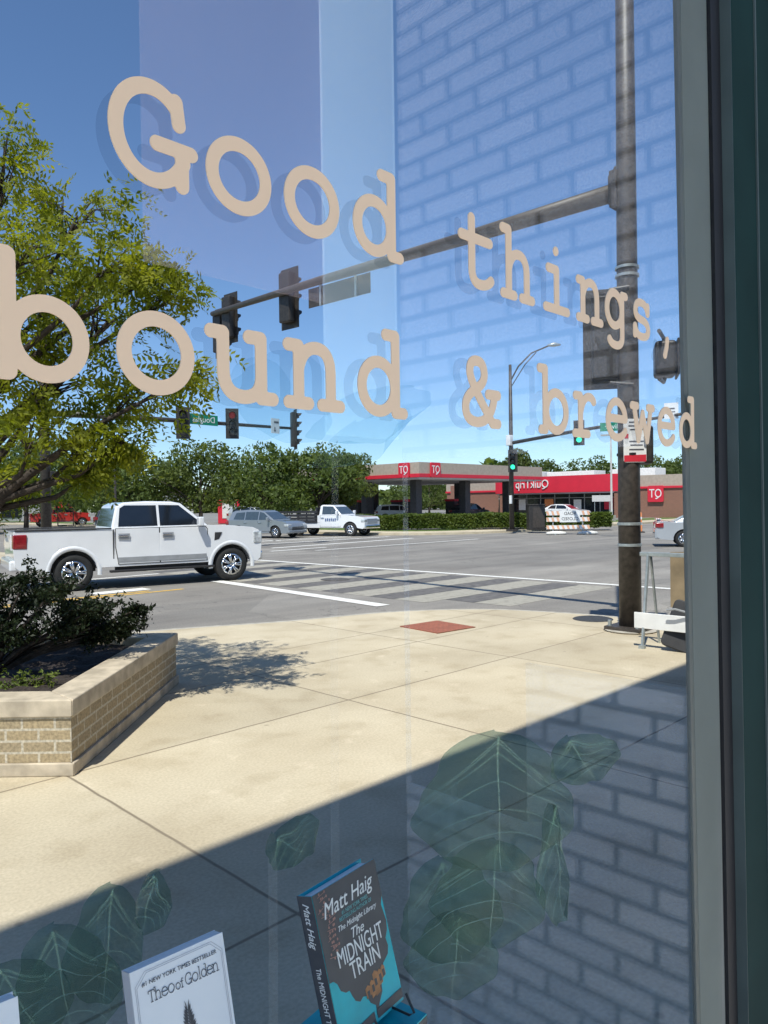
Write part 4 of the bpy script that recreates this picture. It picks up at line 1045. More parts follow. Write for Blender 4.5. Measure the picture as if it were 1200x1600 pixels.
def vehicle(name, label, cat, loc, head, S, paint, group=None, glass='glass'):
    t = thing(name, label, cat, loc, radians(head), group)
    W2, xr, xf, r = S['W'] / 2, S['axr'], S['axf'], S['r']; zb = S['sill']; R = r * 1.2
    poly = [(S['rear'][0][0], S['rear'][0][1])]
    low = [(xr - R * 1.02, zb)] + arch_pts(xr, r, R, zb) + [(xr + R * 1.0, zb), (xf - R * 1.02, zb)] + arch_pts(xf, r, R, zb) + [(xf + R * 1.0, zb)]
    poly = S['rear'] + low + S['front'] + S['top']         # rear going down, along the sill, front going up, top going back
    b = MB(); b.side(poly, lambda z: W2 * (1 - .10 * max(0, (z - S['shoulder']) / 1.0) - .07 * max(0, (.55 - z) / .5)))
    body = b.build('body', paint, t, bevel=S.get('bev', .06), seg=3)
    # dark wheel wells
    b = MB()
    for cx in (xr, xf):
        b.side([(cx - R * .99, zb + .02)] + [(cx + R * .985 * cos(a), r + R * .985 * sin(a)) for a in [pi - pi * i / 12 for i in range(13)]] + [(cx + R * .99, zb + .02)], W2 * .80)
    gh = S['green']; hb = S['belt']; ht = max(z for x, z in gh); yb, yt = W2 * S.get('yb', .93), W2 * S.get('yt', .76)
    yw = lambda z: yb + (yt - yb) * max(0, (z - hb)) / (ht - hb)
    cab = MB(); cab.side(gh, yw); cab.build('cab', paint, t, bevel=.05, seg=3)
    b.box(((xr + xf) / 2, 0, zb + .08), (xf - xr, W2 * 1.5, .2)); b.build('underbody', MT['plastic'], t)
    for poly in S['windows']:
        for s in (-1, 1):
            n = len(poly); vs = [(x, s * (yw(z) + .004), z) for x, z in poly] + [(x, s * (yw(z) - .03), z) for x, z in poly]
            w_ = MB().add(vs, [tuple(range(n)), tuple(range(2 * n - 1, n - 1, -1))] + [(i, (i + 1) % n, n + (i + 1) % n, n + i) for i in range(n)])
            w_.build('window', MT[glass], t)
    for nm, (p, q), sh in (('windscreen', S['ws'], 1), ('rear_window', S['rw'], -1)):
        p, q = Vector((p[0], 0, p[1])), Vector((q[0], 0, q[1])); nn = Vector((-(q - p).z, 0, (q - p).x)).normalized()
        if nn.x * sh < 0: nn = -nn
        a, c = p.lerp(q, .09) + nn * .006, p.lerp(q, .90) + nn * .006; ya, yc = yw(a.z) - .09, yw(c.z) - .08
        vs = [(a.x, -ya, a.z), (a.x, ya, a.z), (c.x, yc, c.z), (c.x, -yc, c.z)]; m2 = nn * .02
        vs += [(v[0] - m2.x, v[1], v[2] - m2.z) for v in vs]
        MB().add(vs, [(0, 1, 2, 3), (7, 6, 5, 4), (0, 4, 5, 1), (1, 5, 6, 2), (2, 6, 7, 3), (3, 7, 4, 0)]).build(nm, MT[glass], t)
    for cx in (xr, xf):
        for s in (-1, 1): wheel(t, cx, s * (W2 - S.get('tw', .24) / 2 - .015), r, S.get('tw', .24), S.get('rim', MT['chrome']))
    yl = W2 * .99
    for d in S.get('doors', []):
        for s in (-1, 1):
            n = len(d); f = lambda z: W2 * (1 - .10 * max(0, (z - S['shoulder']) / 1.0) - .07 * max(0, (.55 - z) / .5))
            vs = [(x, s * (f(z) + .010), z) for x, z in d] + [(x, s * (f(z) - .02), z) for x, z in d]
            dr = MB().add(vs, [tuple(range(n)), tuple(range(2 * n - 1, n - 1, -1))] + [(i, (i + 1) % n, n + (i + 1) % n, n + i) for i in range(n)]).build('door', paint, t, bevel=.008)
            g = [(px_ + (.016 if px_ > sum(p[0] for p in d) / n else -.016), pz_ + (.014 if pz_ > 1.2 else -.012)) for px_, pz_ in d]
            vs = [(x, s * (f(z) + .005), z) for x, z in g] + [(x, s * (f(z) - .02), z) for x, z in g]
            MB().add(vs, [tuple(range(n)), tuple(range(2 * n - 1, n - 1, -1))] + [(i, (i + 1) % n, n + (i + 1) % n, n + i) for i in range(n)]).build('door_gap', MT['plastic'], t)
            x = min(p[0] for p in d) + .16; z = S['shoulder'] + S.get('hz', .10)
            h = MB(); h.box((x, s * (W2 + .022), z), (.21, .03, .035)); h.build('handle', S.get('handle', MT['chrome']), dr, bevel=.008)
            if S.get('cup'): MB().box((x + .02, s * (W2 + .012), z - .015), (.26, .006, .13)).build('handle_cup', MT['grey_trim'], dr, bevel=.002)
    mx, mz = S['mirror']
    for s in (-1, 1):
        b = MB(); b.box((mx, s * (W2 + .11), mz), (.13, .20, .22)); b.box((mx + .02, s * (W2 + .0), mz - .07), (.08, .12, .05)); b.build('mirror', S.get('mirror_mat', paint), t, bevel=.03)
    for nm, key, mt in (('headlight', 'hl', 'clear_lens'), ('taillight', 'tl', 'red_lens')):
        x0, x1, z0, z1 = S[key]
        for s in (-1, 1):
            b = MB(); b.box(((x0 + x1) / 2, s * (W2 - .16), (z0 + z1) / 2), (abs(x1 - x0), .345, z1 - z0)); b.build(nm, MT[mt], t, bevel=.03)
    if 'grille' in S:
        x, z0, z1, w_ = S['grille']; b = MB()
        for k in range(5):
            z = z0 + (z1 - z0) * (k + .5) / 5; b.box((x, 0, z), (.04, w_, (z1 - z0) / 8))
        b.box((x - .03, 0, (z0 + z1) / 2), (.04, w_ * 1.04, z1 - z0)); b.build('grille', S.get('grille_mat', MT['plastic']), t)
    for nm, key in (('front_bumper', 'fb'), ('rear_bumper', 'rb')):
        if key in S:
            x, z0, z1, mt = S[key]; MB().box((x, 0, (z0 + z1) / 2), (.20, S['W'] * .965, z1 - z0)).build(nm, MT[mt], t, bevel=.05, seg=3)
    return t

PICK = dict(W=2.03, axr=-1.84, axf=1.84, r=.415, sill=.50, shoulder=1.02, bev=.05, belt=1.36, yb=.935, yt=.76, tw=.27,
    rear=[(-3.05, 1.36), (-3.06, 1.0), (-3.03, .60), (-2.95, .52)],
    front=[(2.50, .46), (2.60, .55), (2.63, .85), (2.62, 1.10)],
    top=[(2.57, 1.25), (2.42, 1.32), (1.9, 1.375), (1.26, 1.41), (-.98, 1.385), (-1.0, 1.36)],
    green=[(-1.02, 1.34), (-.88, 1.90), (-.70, 1.98), (-.2, 2.005), (.42, 1.99), (.64, 1.95), (1.32, 1.36)],
    windows=[[(-.86, 1.42), (.04, 1.42), (.04, 1.905), (-.69, 1.91), (-.80, 1.84)], [(.10, 1.42), (1.12, 1.42), (1.02, 1.53), (.58, 1.90), (.10, 1.91)]],
    ws=((1.30, 1.375), (.64, 1.95)), rw=((-1.01, 1.36), (-.88, 1.90)), handle=MT['chrome'], cup=True, hz=.19,
    doors=[[(-.87, .56), (.06, .56), (.06, 1.37), (-.92, 1.37), (-.93, .95)], [(.085, .56), (1.20, .56), (1.23, 1.30), (1.18, 1.37), (.085, 1.37)]],
    mirror=(1.02, 1.50), hl=(2.42, 2.645, .92, 1.22), tl=(-3.07, -2.78, .98, 1.30), grille=(2.63, .82, 1.18, 1.30), grille_mat=MT['chrome'], fb=(2.58, .48, .72, 'chrome'), rb=(-3.04, .50, .74, 'white_paint'))
HD = -13.5
n1 = Vector((-sin(radians(HD)), cos(radians(HD))))
mid = (Vector((10.99, 15.62)) + Vector((7.36, 16.55))) / 2 + n1 * .87 + Vector((-.16, .05))
tk = vehicle('pickup_truck', 'big white four-door pickup truck turning through the crossing', 'pickup truck', (mid.x, mid.y, ROAD_Z), HD, PICK, MT['white_paint'])
tk.scale = (1.025,) * 3
for s in (-1, 1):
    b = MB(); b.box((0.15, s * 1.005, .40), (2.45, .14, .055)); b.box((.15, s * .93, .46), (2.2, .05, .09)); b.build('running_board', MT['black'], tk, bevel=.015)
    b = MB(); b.box((0.15, s * 1.018, .655), (2.08, .030, .12)); b.build('side_moulding', MT['grey_trim'], tk, bevel=.004)
    b = MB(); b.box((-2.02, s * .955, 1.383), (2.0, .085, .035)); b.build('bed_rail', MT['plastic'], tk, bevel=.008)
    b = MB(); b.prism([(1.40, 1.02), (1.52, 1.05), (1.60, 1.22), (1.42, 1.22)], -.006, .006, Matrix.Translation((0, s * 1.004, 0)) @ Matrix.Rotation(radians(90), 4, 'X')); b.build('fender_vent', MT['plastic'], tk)
    for cx in (-1.84, 1.84):
        nn = 18; vs = []; fs = []
        for i in range(nn + 1):
            a = radians(-8 + 196 * i / nn)
            for q, y in ((.50, .985), (.50, 1.028), (.575, 1.024), (.60, 1.0)): vs.append((cx + q * cos(a), s * y, .415 + q * sin(a)))
        for i in range(nn):
            for j in range(3): o = 4 * i + j; fs.append((o, o + 1, o + 5, o + 4))
        MB().add(vs, fs).build('wheel_arch', MT['white_paint'], tk, smooth=True)
for s in (-1, 1):
    MB().box((-.985, s * 1.0, 1.0), (.022, .03, .72)).build('bed_gap', MT['plastic'], tk)
MB().box((-3.065, 0, 1.12), (.03, 1.42, .34)).build('tailgate', MT['white_paint'], tk, bevel=.012)
MB().box((-3.082, .05, 1.17), (.012, .55, .09)).build('tailgate_badge', MT['grey_trim'], tk, bevel=.003)

SUV = dict(W=1.84, axr=-1.33, axf=1.33, r=.345, sill=.30, shoulder=.80, belt=.98, yb=.92, yt=.70, tw=.22,
    rear=[(-2.20, .98), (-2.26, .75), (-2.24, .42), (-2.1, .33)], front=[(2.10, .28), (2.26, .38), (2.30, .62), (2.24, .78)],
    top=[(2.10, .90), (1.65, 1.0), (1.05, 1.06), (-2.1, 1.02)],
    green=[(-2.18, 1.0), (-1.95, 1.50), (-1.7, 1.59), (-.6, 1.65), (.15, 1.60), (.40, 1.52), (1.22, 1.02)],
    windows=[[(-1.75, 1.08), (-.95, 1.06), (-.95, 1.50), (-1.6, 1.46)], [(-.88, 1.06), (.05, 1.05), (.05, 1.52), (-.88, 1.52)], [(.12, 1.05), (.98, 1.05), (.42, 1.46), (.12, 1.51)]],
    ws=((1.20, 1.04), (.38, 1.54)), rw=((-2.17, 1.03), (-1.93, 1.50)), doors=[[(-.9, .40), (.08, .40), (.08, .98), (-.95, .98)], [(.1, .40), (1.0, .40), (1.05, .98), (.1, .98)]],
    mirror=(.92, 1.10), hl=(1.98, 2.27, .66, .82), tl=(-2.27, -2.05, .78, 1.0), grille=(2.29, .48, .66, 1.1), fb=(2.22, .28, .46, 'grey_paint'), rb=(-2.2, .35, .6, 'grey_paint'))
SEDAN = dict(W=1.84, axr=-1.40, axf=1.40, r=.33, sill=.27, shoulder=.72, belt=.92, yb=.90, yt=.66, tw=.22,
    rear=[(-2.42, 1.02), (-2.47, .80), (-2.44, .42), (-2.3, .32)], front=[(2.18, .26), (2.36, .36), (2.40, .58), (2.34, .70)],
    top=[(2.2, .80), (1.7, .90), (1.12, .96), (-1.55, .99), (-2.36, 1.05)],
    green=[(-1.85, .96), (-1.05, 1.38), (-.5, 1.44), (.1, 1.43), (.42, 1.37), (1.22, .93)],
    windows=[[(-1.35, 1.02), (-.50, 1.0), (-.50, 1.36), (-1.0, 1.32)], [(-.44, 1.0), (.90, .99), (.36, 1.32), (-.44, 1.36)]],
    ws=((1.20, .945), (.40, 1.38)), rw=((-1.84, .97), (-1.03, 1.39)), doors=[[(-1.0, .36), (-.02, .36), (-.02, .90), (-1.05, .90)], [(0, .36), (1.0, .36), (1.05, .88), (0, .90)]],
    mirror=(.85, 1.02), hl=(2.1, 2.38, .60, .74), tl=(-2.48, -2.16, .78, .98), grille=(2.39, .42, .58, .9), fb=(2.32, .25, .42, 'silver_paint'), rb=(-2.40, .32, .72, 'silver_paint'))
vehicle('crossover_car', 'grey silver crossover car waiting behind the white pickup', 'car', (26.3, 35.2, ROAD_Z), -74, SUV, MT['grey_paint'], glass='glass_light')
sd_ = vehicle('sedan', 'silver sedan cut by the window frame, tail towards the pole', 'car', (31.2, 11.1, ROAD_Z), -62, SEDAN, MT['silver_paint'])
b = MB(); b.box((-2.34, 0, 1.13), (.20, 1.45, .03)); b.box((-2.3, -.55, 1.08), (.08, .05, .09)); b.box((-2.3, .55, 1.08), (.08, .05, .09)); b.build('spoiler', MT['silver_paint'], sd_, bevel=.008)
MB().box((-2.475, 0, .82), (.012, .34, .14)).build('number_plate', MT['white'], sd_)

FLAT = dict(W=1.98, axr=-1.80, axf=1.80, r=.40, sill=.50, shoulder=1.0, belt=1.24, yb=.93, yt=.76, tw=.24,
    rear=[(-.35, 1.24), (-.35, .62), (-.33, .55), (-.31, .52)], front=[(2.62, .44), (2.76, .52), (2.78, .80), (2.76, 1.0)],
    top=[(2.66, 1.12), (2.3, 1.18), (1.22, 1.27), (-.3, 1.26)],
    green=[(-.34, 1.22), (-.30, 1.80), (-.16, 1.87), (.45, 1.86), (.62, 1.80), (1.22, 1.24)],
    windows=[[(-.12, 1.30), (1.02, 1.30), (.58, 1.76), (-.12, 1.78)]], ws=((1.20, 1.26), (.63, 1.80)), rw=((-.343, 1.25), (-.30, 1.80)),
    doors=[[(-.2, .56), (1.15, .56), (1.15, 1.25), (-.2, 1.25)]], mirror=(1.0, 1.40), hl=(2.52, 2.78, .82, 1.0), tl=(-3.05, -3.0, .72, .84), grille=(2.77, .72, 1.02, 1.3), grille_mat=MT['grey_trim'], fb=(2.74, .44, .66, 'chrome'))
FLAT['rear'] = [(-.42, 1.24), (-.42, .8), (-2.9, .78), (-2.95, .60), (-2.9, .56)]
fl = vehicle('flatbed_truck', 'small white flatbed work truck with dark stake bed in front of the trees', 'truck', (30.0, 33.6, ROAD_Z), -71, FLAT, MT['white_paint'], glass='glass_light')
b = MB(); b.box((-1.75, 0, .86), (2.7, 2.05, .14)); b.build('flatbed', MT['plastic'], fl)
for s in (-1, 1):
    b = MB()
    for z in (1.05, 1.25, 1.45): b.box((-1.75, s * 1.0, z), (2.7, .04, .12))
    for k in range(5): b.box((-3.0 + .62 * k, s * .97, 1.2), (.05, .04, .62))
    b.build('stake_side', MT['plastic'], fl)
MB().box((-.50, 0, 1.32), (.06, 1.9, .8)).build('headboard', MT['plastic'], fl)
b = MB(); add_text(b, 'landscaping', .22, Matrix.Translation((.5, -1.012, .98)) @ onface(0), mirror=True, fit=.9) if False else None
b = MB()
for k in range(6): b.box((.18 + .13 * k, -1.008, .98 + .012 * (k % 2)), (.08, .006, .16))
b.build('door_lettering', mat('blue_ink', (.08, .14, .3), .5), fl)
vehicle('pickup_truck', 'red pickup truck far off on the left under the tree', 'pickup truck', (31.0, 76.5, ROAD_Z), -12, dict(PICK, tw=.25), MT['red_paint'])
vehicle('crossover_car', 'white crossover parked by the pumps behind the hedge', 'car', (53.5, 50.5, .02), -40, SUV, MT['white_paint'])
vehicle('crossover_car', 'dark crossover parked under the fuel canopy', 'car', (58.2, 45.2, .02), 5, SUV, MT['dark_paint'])
vehicle('sedan', 'white sedan parked before the shop doors behind the hedge', 'car', (64.0, 38.2, .02), -85, SEDAN, MT['white_paint'])
vehicle('crossover_car', 'pale green-windowed crossover parked left of the flatbed truck', 'car', (41.5, 58.0, .02), -60, SUV, MT['silver_paint'])
vehicle('crossover_car', 'dark parked crossover half hidden above the white bonnet', 'car', (27.3, 55.0, .02), -20, SUV, MT['dark_paint'])

# ------------------------------------------------------------------ far side street furniture
lp = thing('street_light_pole', 'far dark street light pole with curved twin arm and signals', 'street light', (37.4, 25.6, 0))
MB().tube([(0, 0, 0), (0, 0, 5), (0, 0, 10.0)], [.15, .13, .085], 12).build('shaft', MT['pole'], lp, smooth=True)
b = MB(); lx = Vector((.75, -.66, 0))
b.tube([Vector((0, 0, 9.0)) + lx * 0, Vector((0, 0, 9.9)) + lx * .5, Vector((0, 0, 10.7)) + lx * 1.3, Vector((0, 0, 11.15)) + lx * 2.4], .045, 8); b.tube([Vector((0, 0, 8.6)), Vector((0, 0, 10.0)) + lx * .9, Vector((0, 0, 10.75)) + lx * 1.6], .03, 6)
b.build('lamp_arm', MT['pole'], lp, smooth=True)
b = MB(); b.tube([Vector((0, 0, 11.15)) + lx * 2.3, Vector((0, 0, 11.22)) + lx * 2.7, Vector((0, 0, 11.2)) + lx * 3.1], [.06, .14, .05], 10); b.build('lamp_head', MT['galv'], lp, smooth=True)
AB = Vector((-.34, -1, 0)).normalized()
MB().tube([Vector((0, 0, 5.3)), AB * 6 + Vector((0, 0, 5.5)), AB * 15.5 + Vector((0, 0, 5.65))], [.11, .09, .06], 10).build('mast_arm', MT['pole'], lp, smooth=True)
MB().box((0, 0, .06), (.5, .5, .12)).build('base', MT['pole'], lp)
b = MB(); b.box((-.22, -.05, 5.45), (.34, .3, .62)); b.build('detector_box', MT['white'], lp, bevel=.03)
b = MB(); b.box((-.17, -.05, 1.9), (.14, .14, .5)); b.build('push_button', MT['white'], lp, bevel=.02)
LP = Vector((37.4, 25.6, 0)); PIX = radians(205)
signal('far green signal fixed to the street light pole', LP + Vector((-.35, -.38, 4.2)), PIX, 'green', group='green signals at the far corner', s=1.0)
signal('green signal hanging on the far arm left of the street name sign', LP + AB * 6.2 + Vector((-.12, .05, 5.35)), PIX, 'green', group='green signals at the far corner')
signal('green signal at the right end of the far arm, next to the window frame', LP + AB * 14.4 + Vector((-.12, .05, 5.55)), PIX, 'green', group='green signals at the far corner', s=1.05)
ns = thing('street_name_sign', 'green street name sign on the right far arm, partly behind the letter e', 'sign', LP + AB * 9.0 + Vector((-.14, .0, 5.42)), radians(-70))
MB().box((0, 0, 0), (1.75, .02, .42)).build('plate', MT['teal_green'], ns)
b = MB(); add_text(b, 'S. Oliver', .34, onface(-.013), mirror=True, fit=1.3, depth=.004); b.build('lettering', MT['white'], ns)
rs2 = thing('lane_sign', 'white sign at the right end of the far arm', 'sign', LP + AB * 12.3 + Vector((-.14, 0, 5.8)), radians(-70))
MB().box((0, 0, 0), (.6, .02, .72)).build('plate', MT['white'], rs2)
b = MB(); b.box((0, -.014, .1), (.3, .004, .06)); b.box((0, -.014, -.05), (.34, .004, .05)); b.build('print_lines', MT['ink_grey'], rs2)

p3 = thing('signal_pole', 'thick dark signal pole half hidden by the locust crown', 'pole', (10.7, 27.3, 0))
MB().tube([(0, 0, 0), (0, 0, 5), (0, 0, 8.2)], [.19, .17, .14], 12).build('shaft', MT['pole'], p3, smooth=True)
MB().tube([(0, 0, 5.25), (5, -.1, 5.33), (11.4, -.2, 5.36)], [.12, .095, .06], 10).build('mast_arm', MT['pole'], p3, smooth=True)
MB().box((0, 0, .06), (.5, .5, .12)).build('base', MT['pole'], p3)
MB().box((.25, -.1, 2.9), (.32, .3, .45)).build('control_box', MT['signal'], p3, bevel=.02)
FACE = radians(-120)
signal('dark signal on the left far arm beside the tree leaves', (16.2, 27.05, 5.22), FACE, group='signals on the left far arm', s=1.0)
signal('signal with a faint red light between the green sign and white sign', (18.6, 27.05, 5.35), FACE, 'red', group='signals on the left far arm')
signal('tall dark signal seen edge-on at the tip of the left far arm', (21.95, 27.0, 5.30), radians(-25), group='signals on the left far arm', n=4, s=1.12)
ns = thing('street_name_sign', 'green street name sign reading Douglas in reverse by the leaves', 'sign', (17.15, 27.0, 5.42), radians(4))
MB().box((0, 0, 0), (1.45, .02, .44)).build('plate', MT['teal_green'], ns)
b = MB(); add_text(b, 'Douglas', .36, onface(-.013), mirror=True, fit=1.12, depth=.004); b.build('lettering', MT['white'], ns)
ls = thing('turn_sign', 'small white turn arrow sign between two signals on the left far arm', 'sign', (20.9, 27.0, 5.40), radians(8))
MB().box((0, 0, 0), (.52, .02, .68)).build('plate', MT['white'], ls)
b = MB(); b.box((.06, -.014, .17), (.3, .004, .09)); b.prism([(-.12, -.2), (-.04, -.28), (.04, -.2), (-.01, -.2), (-.01, -.05), (-.07, -.05), (-.07, -.2)], 0, .004, onface(-.014)); b.build('arrow_print', MT['ink_grey'], ls)
p4 = thing('thin_light_pole', 'thin tall pole standing among the trees left of centre', 'pole', (22.5, 46.5, 0)); MB().tube([(0, 0, 0), (0, 0, 7.2)], [.09, .06], 8).build('shaft', MT['pole'], p4)
MB().box((0, 0, .1), (.4, .4, .2)).build('base', MT['kerb'], p4)

# road closed barricade and its neighbours
rb = thing('road_closed_barricade', 'striped barricade with white ROAD CLOSED sign on the far corner', 'barricade', (37.6, 21.9, ROAD_Z), radians(-44))
bars = ((1.22, .24), (.86, .24), (.42, .22))
for k, (z, hh) in enumerate(bars):
    bd = MB().box((0, 0, z), (2.45, .04, hh)).build('board', MT['white'], rb)
    b = MB()
    for q in range(9):
        x = -1.18 + q * .29; b.add([(x, -.024, z - hh / 2 + .005), (x + .13, -.024, z - hh / 2 + .005), (x + .13 - .07, -.024, z + hh / 2 - .005), (x - .07, -.024, z + hh / 2 - .005)], [(0, 1, 2, 3)])
    b.build('stripes', MT['pale_orange'], bd)
for x in (-.85, .85):
    b = MB(); b.box((x, .04, .68), (.06, .05, 1.36)); b.box((x, .04, .03), (.07, 1.1, .06)); b.build('leg', MT['galv'], rb)
s_ = MB().box((0.1, -.06, 1.03), (1.15, .02, .66)).build('sign_plate', MT['white'], rb)
b = MB(); add_text(b, 'ROAD', .26, Matrix.Translation((.1, 0, 1.19)) @ onface(-.073), mirror=True, fit=.66, depth=.004); add_text(b, 'CLOSED', .26, Matrix.Translation((.1, 0, .89)) @ onface(-.073), mirror=True, fit=.95, depth=.004); b.build('lettering', MT['plastic'], s_)
for x, y, g in ((37.0, 22.3, 0), (38.2, 21.0, 0)):
    b = MB(); b.lathe([(0, -.02), (.30, -.02), (.42, .04), (.36, .13), (.18, .18), (0, .19)], 14, Matrix.Diagonal((1.5, .75, 1, 1))); o = b.build('sandbag', mat('pale_sandbag', (.68, .66, .60), .9, var=.12, scale=9), None, smooth=True); o.location = (x, y, ROAD_Z + .02); o.rotation_euler = (0, 0, radians(-40))
    tag(o, 'pale sandbag on the left foot of the road closed barricade' if x < 37.5 else 'pale sandbag on the right foot of the road closed barricade', 'sandbag', 'sandbags on the barricade feet')
cb = thing('signal_cabinet', 'dark grey utility cabinet left of the road closed barricade', 'cabinet', (38.6, 24.7, .02), radians(-44))
MB().box((0, 0, .78), (1.0, .7, 1.5)).build('body', MT['signal'], cb, bevel=.03); MB().box((0, 0, 1.56), (1.06, .76, .06)).build('lid', MT['pole'], cb); MB().box((.1, -.36, .78), (.7, .02, 1.2)).build('door', MT['pole'], cb)
for k, (x, y) in enumerate(((40.9, 20.0), (41.6, 19.5))):
    c = thing('traffic_drum', 'orange and white channelizer post beside the pole' if k == 0 else 'second orange channelizer post, just right of the first', 'traffic cone', (x, y, ROAD_Z), 0, 'orange channelizers by the barricade')
    MB().lathe([(0, .0), (.26, 0), (.24, .06), (.10, .08), (0, .08)], 14).build('base', MT['rubber'], c)
    MB().lathe([(.11, .07), (.10, .4), (.085, .8), (.075, 1.12), (.04, 1.2), (0, 1.21)], 14).build('post', MT['orange'], c, smooth=True)
    for z in (.45, .78): MB().lathe([(.112 - .03 * z, z), (.108 - .03 * z, z + .14)], 14).build('white_band', MT['white'], c)

# hedge: clipped row along the corner
hg = thing('hedge', 'long clipped green hedge along the far corner verge', 'hedge', (0, 0, 0))
rng = np.random.default_rng(31)
path = [Vector(p) for p in ((34.4, 36.5, 0), (36.0, 32.6, 0), (38.6, 29.8, 0), (42.0, 26.0, 0), (44.4, 22.9, 0))]
P = []
n = 26000
seg = [(path[i], path[i + 1]) for i in range(len(path) - 1)]; ln = np.array([(q - p).length for p, q in seg]); ch = rng.choice(len(seg), n, p=ln / ln.sum())
u = rng.random(n)
base = np.array([tuple(seg[c][0].lerp(seg[c][1], float(a))) for c, a in zip(ch, u)])
face = rng.random(n); zz = rng.random(n); off = np.where(face < .38, -.62, np.where(face < .62, .62, rng.uniform(-.62, .62, n)))
nrm = np.array([tuple(Vector((-(seg[c][1] - seg[c][0]).y, (seg[c][1] - seg[c][0]).x, 0)).normalized()) for c in ch])
z = np.where(face < .62, .12 + .86 * zz, .96 + .03 * zz)
wave = .06 * np.sin(base[:, 0] * 2.1) + .05 * np.sin(base[:, 0] * 5.3)
P = base + nrm * (off + wave)[:, None] + rng.normal(size=(n, 3)) * .05; P[:, 2] = z + wave * .6 + rng.normal(size=n) * .03
quads_mesh('foliage', leaf_quads(P, .16, rng), MT['hedge'], hg)
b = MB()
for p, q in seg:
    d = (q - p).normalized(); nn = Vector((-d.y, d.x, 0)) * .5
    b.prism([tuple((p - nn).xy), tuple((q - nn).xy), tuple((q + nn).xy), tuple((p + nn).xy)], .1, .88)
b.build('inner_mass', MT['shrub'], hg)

# ------------------------------------------------------------------ the fuel canopy and the shop
fc = thing('fuel_canopy', 'beige flat fuel station canopy with red stripe and dark columns', 'canopy', (46.2, 41.0, 0))
CW, CD, CZ = 18.4, 17.0, 3.75
b = MB(); b.box((CW / 2, CD / 2, CZ + .95), (CW, CD, .95)); b.build('fascia', MT['beige'], fc)
b = MB(); b.box((CW / 2, CD / 2, CZ + .32), (CW + .12, CD + .12, .30)); b.build('red_stripe', MT['qt_red'], fc)
b = MB(); b.box((CW / 2, CD / 2, CZ + .10), (CW - .1, CD - .1, .12)); b.build('soffit', MT['ceiling'], fc)
for x in (2.2, 9, 15.8):
    for y in (2.4, 8.6, 14.6):
        b = MB(); b.box((x, y, CZ / 2 + .02), (.75, .75, CZ)); b.build('column', MT['col_dark'], fc, bevel=.03)
def qt_badge(parent, M, s, txt=True):
    b = MB(); pp = []
    h_ = .5 * s
    for cx, cy, a0 in ((h_ - .12, -h_ + .12, -90), (h_ - .12, h_ - .12, 0), (-h_ + .12, h_ - .12, 90), (-h_ + .12, -h_ + .12, 180)): pp += arc(cx, cy, .12, .12, a0, a0 + 90, 5)
    b.prism(pp, 0, .1, M); o = b.build('badge', MT['qt_red'], parent)
    b = MB(); add_text(b, 'QT', .75 * s, M @ Matrix.Translation((0, 0, .11)) @ Matrix.Diagonal((1, 1, 1, 1)), mirror=True, fit=.78 * s, depth=.02)
    b.build('lettering', MT['white'], o)
FX = Matrix(((0, 0, -1, 0), (-1, 0, 0, 0), (0, 1, 0, 0), (0, 0, 0, 1)))      # drawn plane facing -X
FY = Matrix(((1, 0, 0, 0), (0, 0, -1, 0), (0, 1, 0, 0), (0, 0, 0, 1)))       # drawn plane facing -Y
qt_badge(fc, Matrix.Translation((-.08, 1.6, CZ + .80)) @ FX, 1.25)
qt_badge(fc, Matrix.Translation((1.9, -.08, CZ + .80)) @ FY, 1.25)
for k, (x, y) in enumerate(((5, 5.5), (10.8, 5.5), (5, 13), (10.8, 13))):
    p = thing('fuel_pump', ('dark fuel pump under the near corner of the canopy', 'dark fuel pump under the canopy near the shop', 'dark fuel pump far back under the canopy, left', 'dark fuel pump far back under the canopy, right')[k], 'fuel pump', (46.2 + x, 41.0 + y, .02), 0, 'pumps under the canopy')
    MB().box((0, 0, .95), (.6, 1.1, 1.9)).build('body', MT['col_dark'], p, bevel=.03); MB().box((0, 0, 1.98), (.7, 1.2, .22)).build('head', MT['qt_red'], p, bevel=.02); MB().box((0, 0, .07), (1.2, 2.4, .14)).build('island', MT['kerb'], p)
    for s in (-1, 1): MB().tube([(s * .32, .3, 1.3), (s * .5, .35, .6), (s * .34, .4, 1.1)], .03, 6).build('hose', MT['rubber'], p)

qs = thing('convenience_store', 'low brick convenience store with big red fascia sign', 'store', (71.2, 20, 0))
b = MB(); b.box((9, 18, 1.45), (18, 42, 2.9)); b.build('wall', MT['store_brick'], qs)
b = MB(); b.box((9, 18, 3.66), (18.1, 42.1, 1.12)); b.build('parapet', MT['beige'], qs)
b = MB(); b.box((9, 18, 3.0), (18.25, 42.25, .20)); b.build('red_stripe', MT['qt_red'], qs)
b = MB(); b.box((-.2, 22.6, 3.55), (3.2, 15.4, 1.75)); b.build('red_fascia', MT['qt_red'], qs)
b = MB(); b.box((-.2, 22.6, 2.60), (3.0, 15.2, .12)); b.build('soffit', MT['ceiling'], qs)
b = MB(); b.box((-.05, 23.6, 1.3), (.14, 15.0, 2.4)); b.build('shop_window', MT['shop_glass'], qs)
b = MB()
for k in range(9): b.box((-.14, 16.4 + 1.8 * k, 1.3), (.06, .09, 2.4))
b.box((-.14, 23.6, 2.1), (.05, 15, .08)); b.build('window_frame', MT['grey_trim'], qs)
for k, (y, z, w_, h_, c_) in enumerate(((17.2, 1.5, 1.0, 1.3, 'qt_red'), (20.8, 1.4, .9, 1.0, 'white'), (24.3, 1.6, 1.1, .8, 'orange'), (27.8, 1.4, .9, 1.2, 'white'), (29.6, 1.5, .8, 1.0, 'qt_red'))): MB().box((-.19, y, z), (.02, w_, h_)).build('poster', MT[c_], qs)
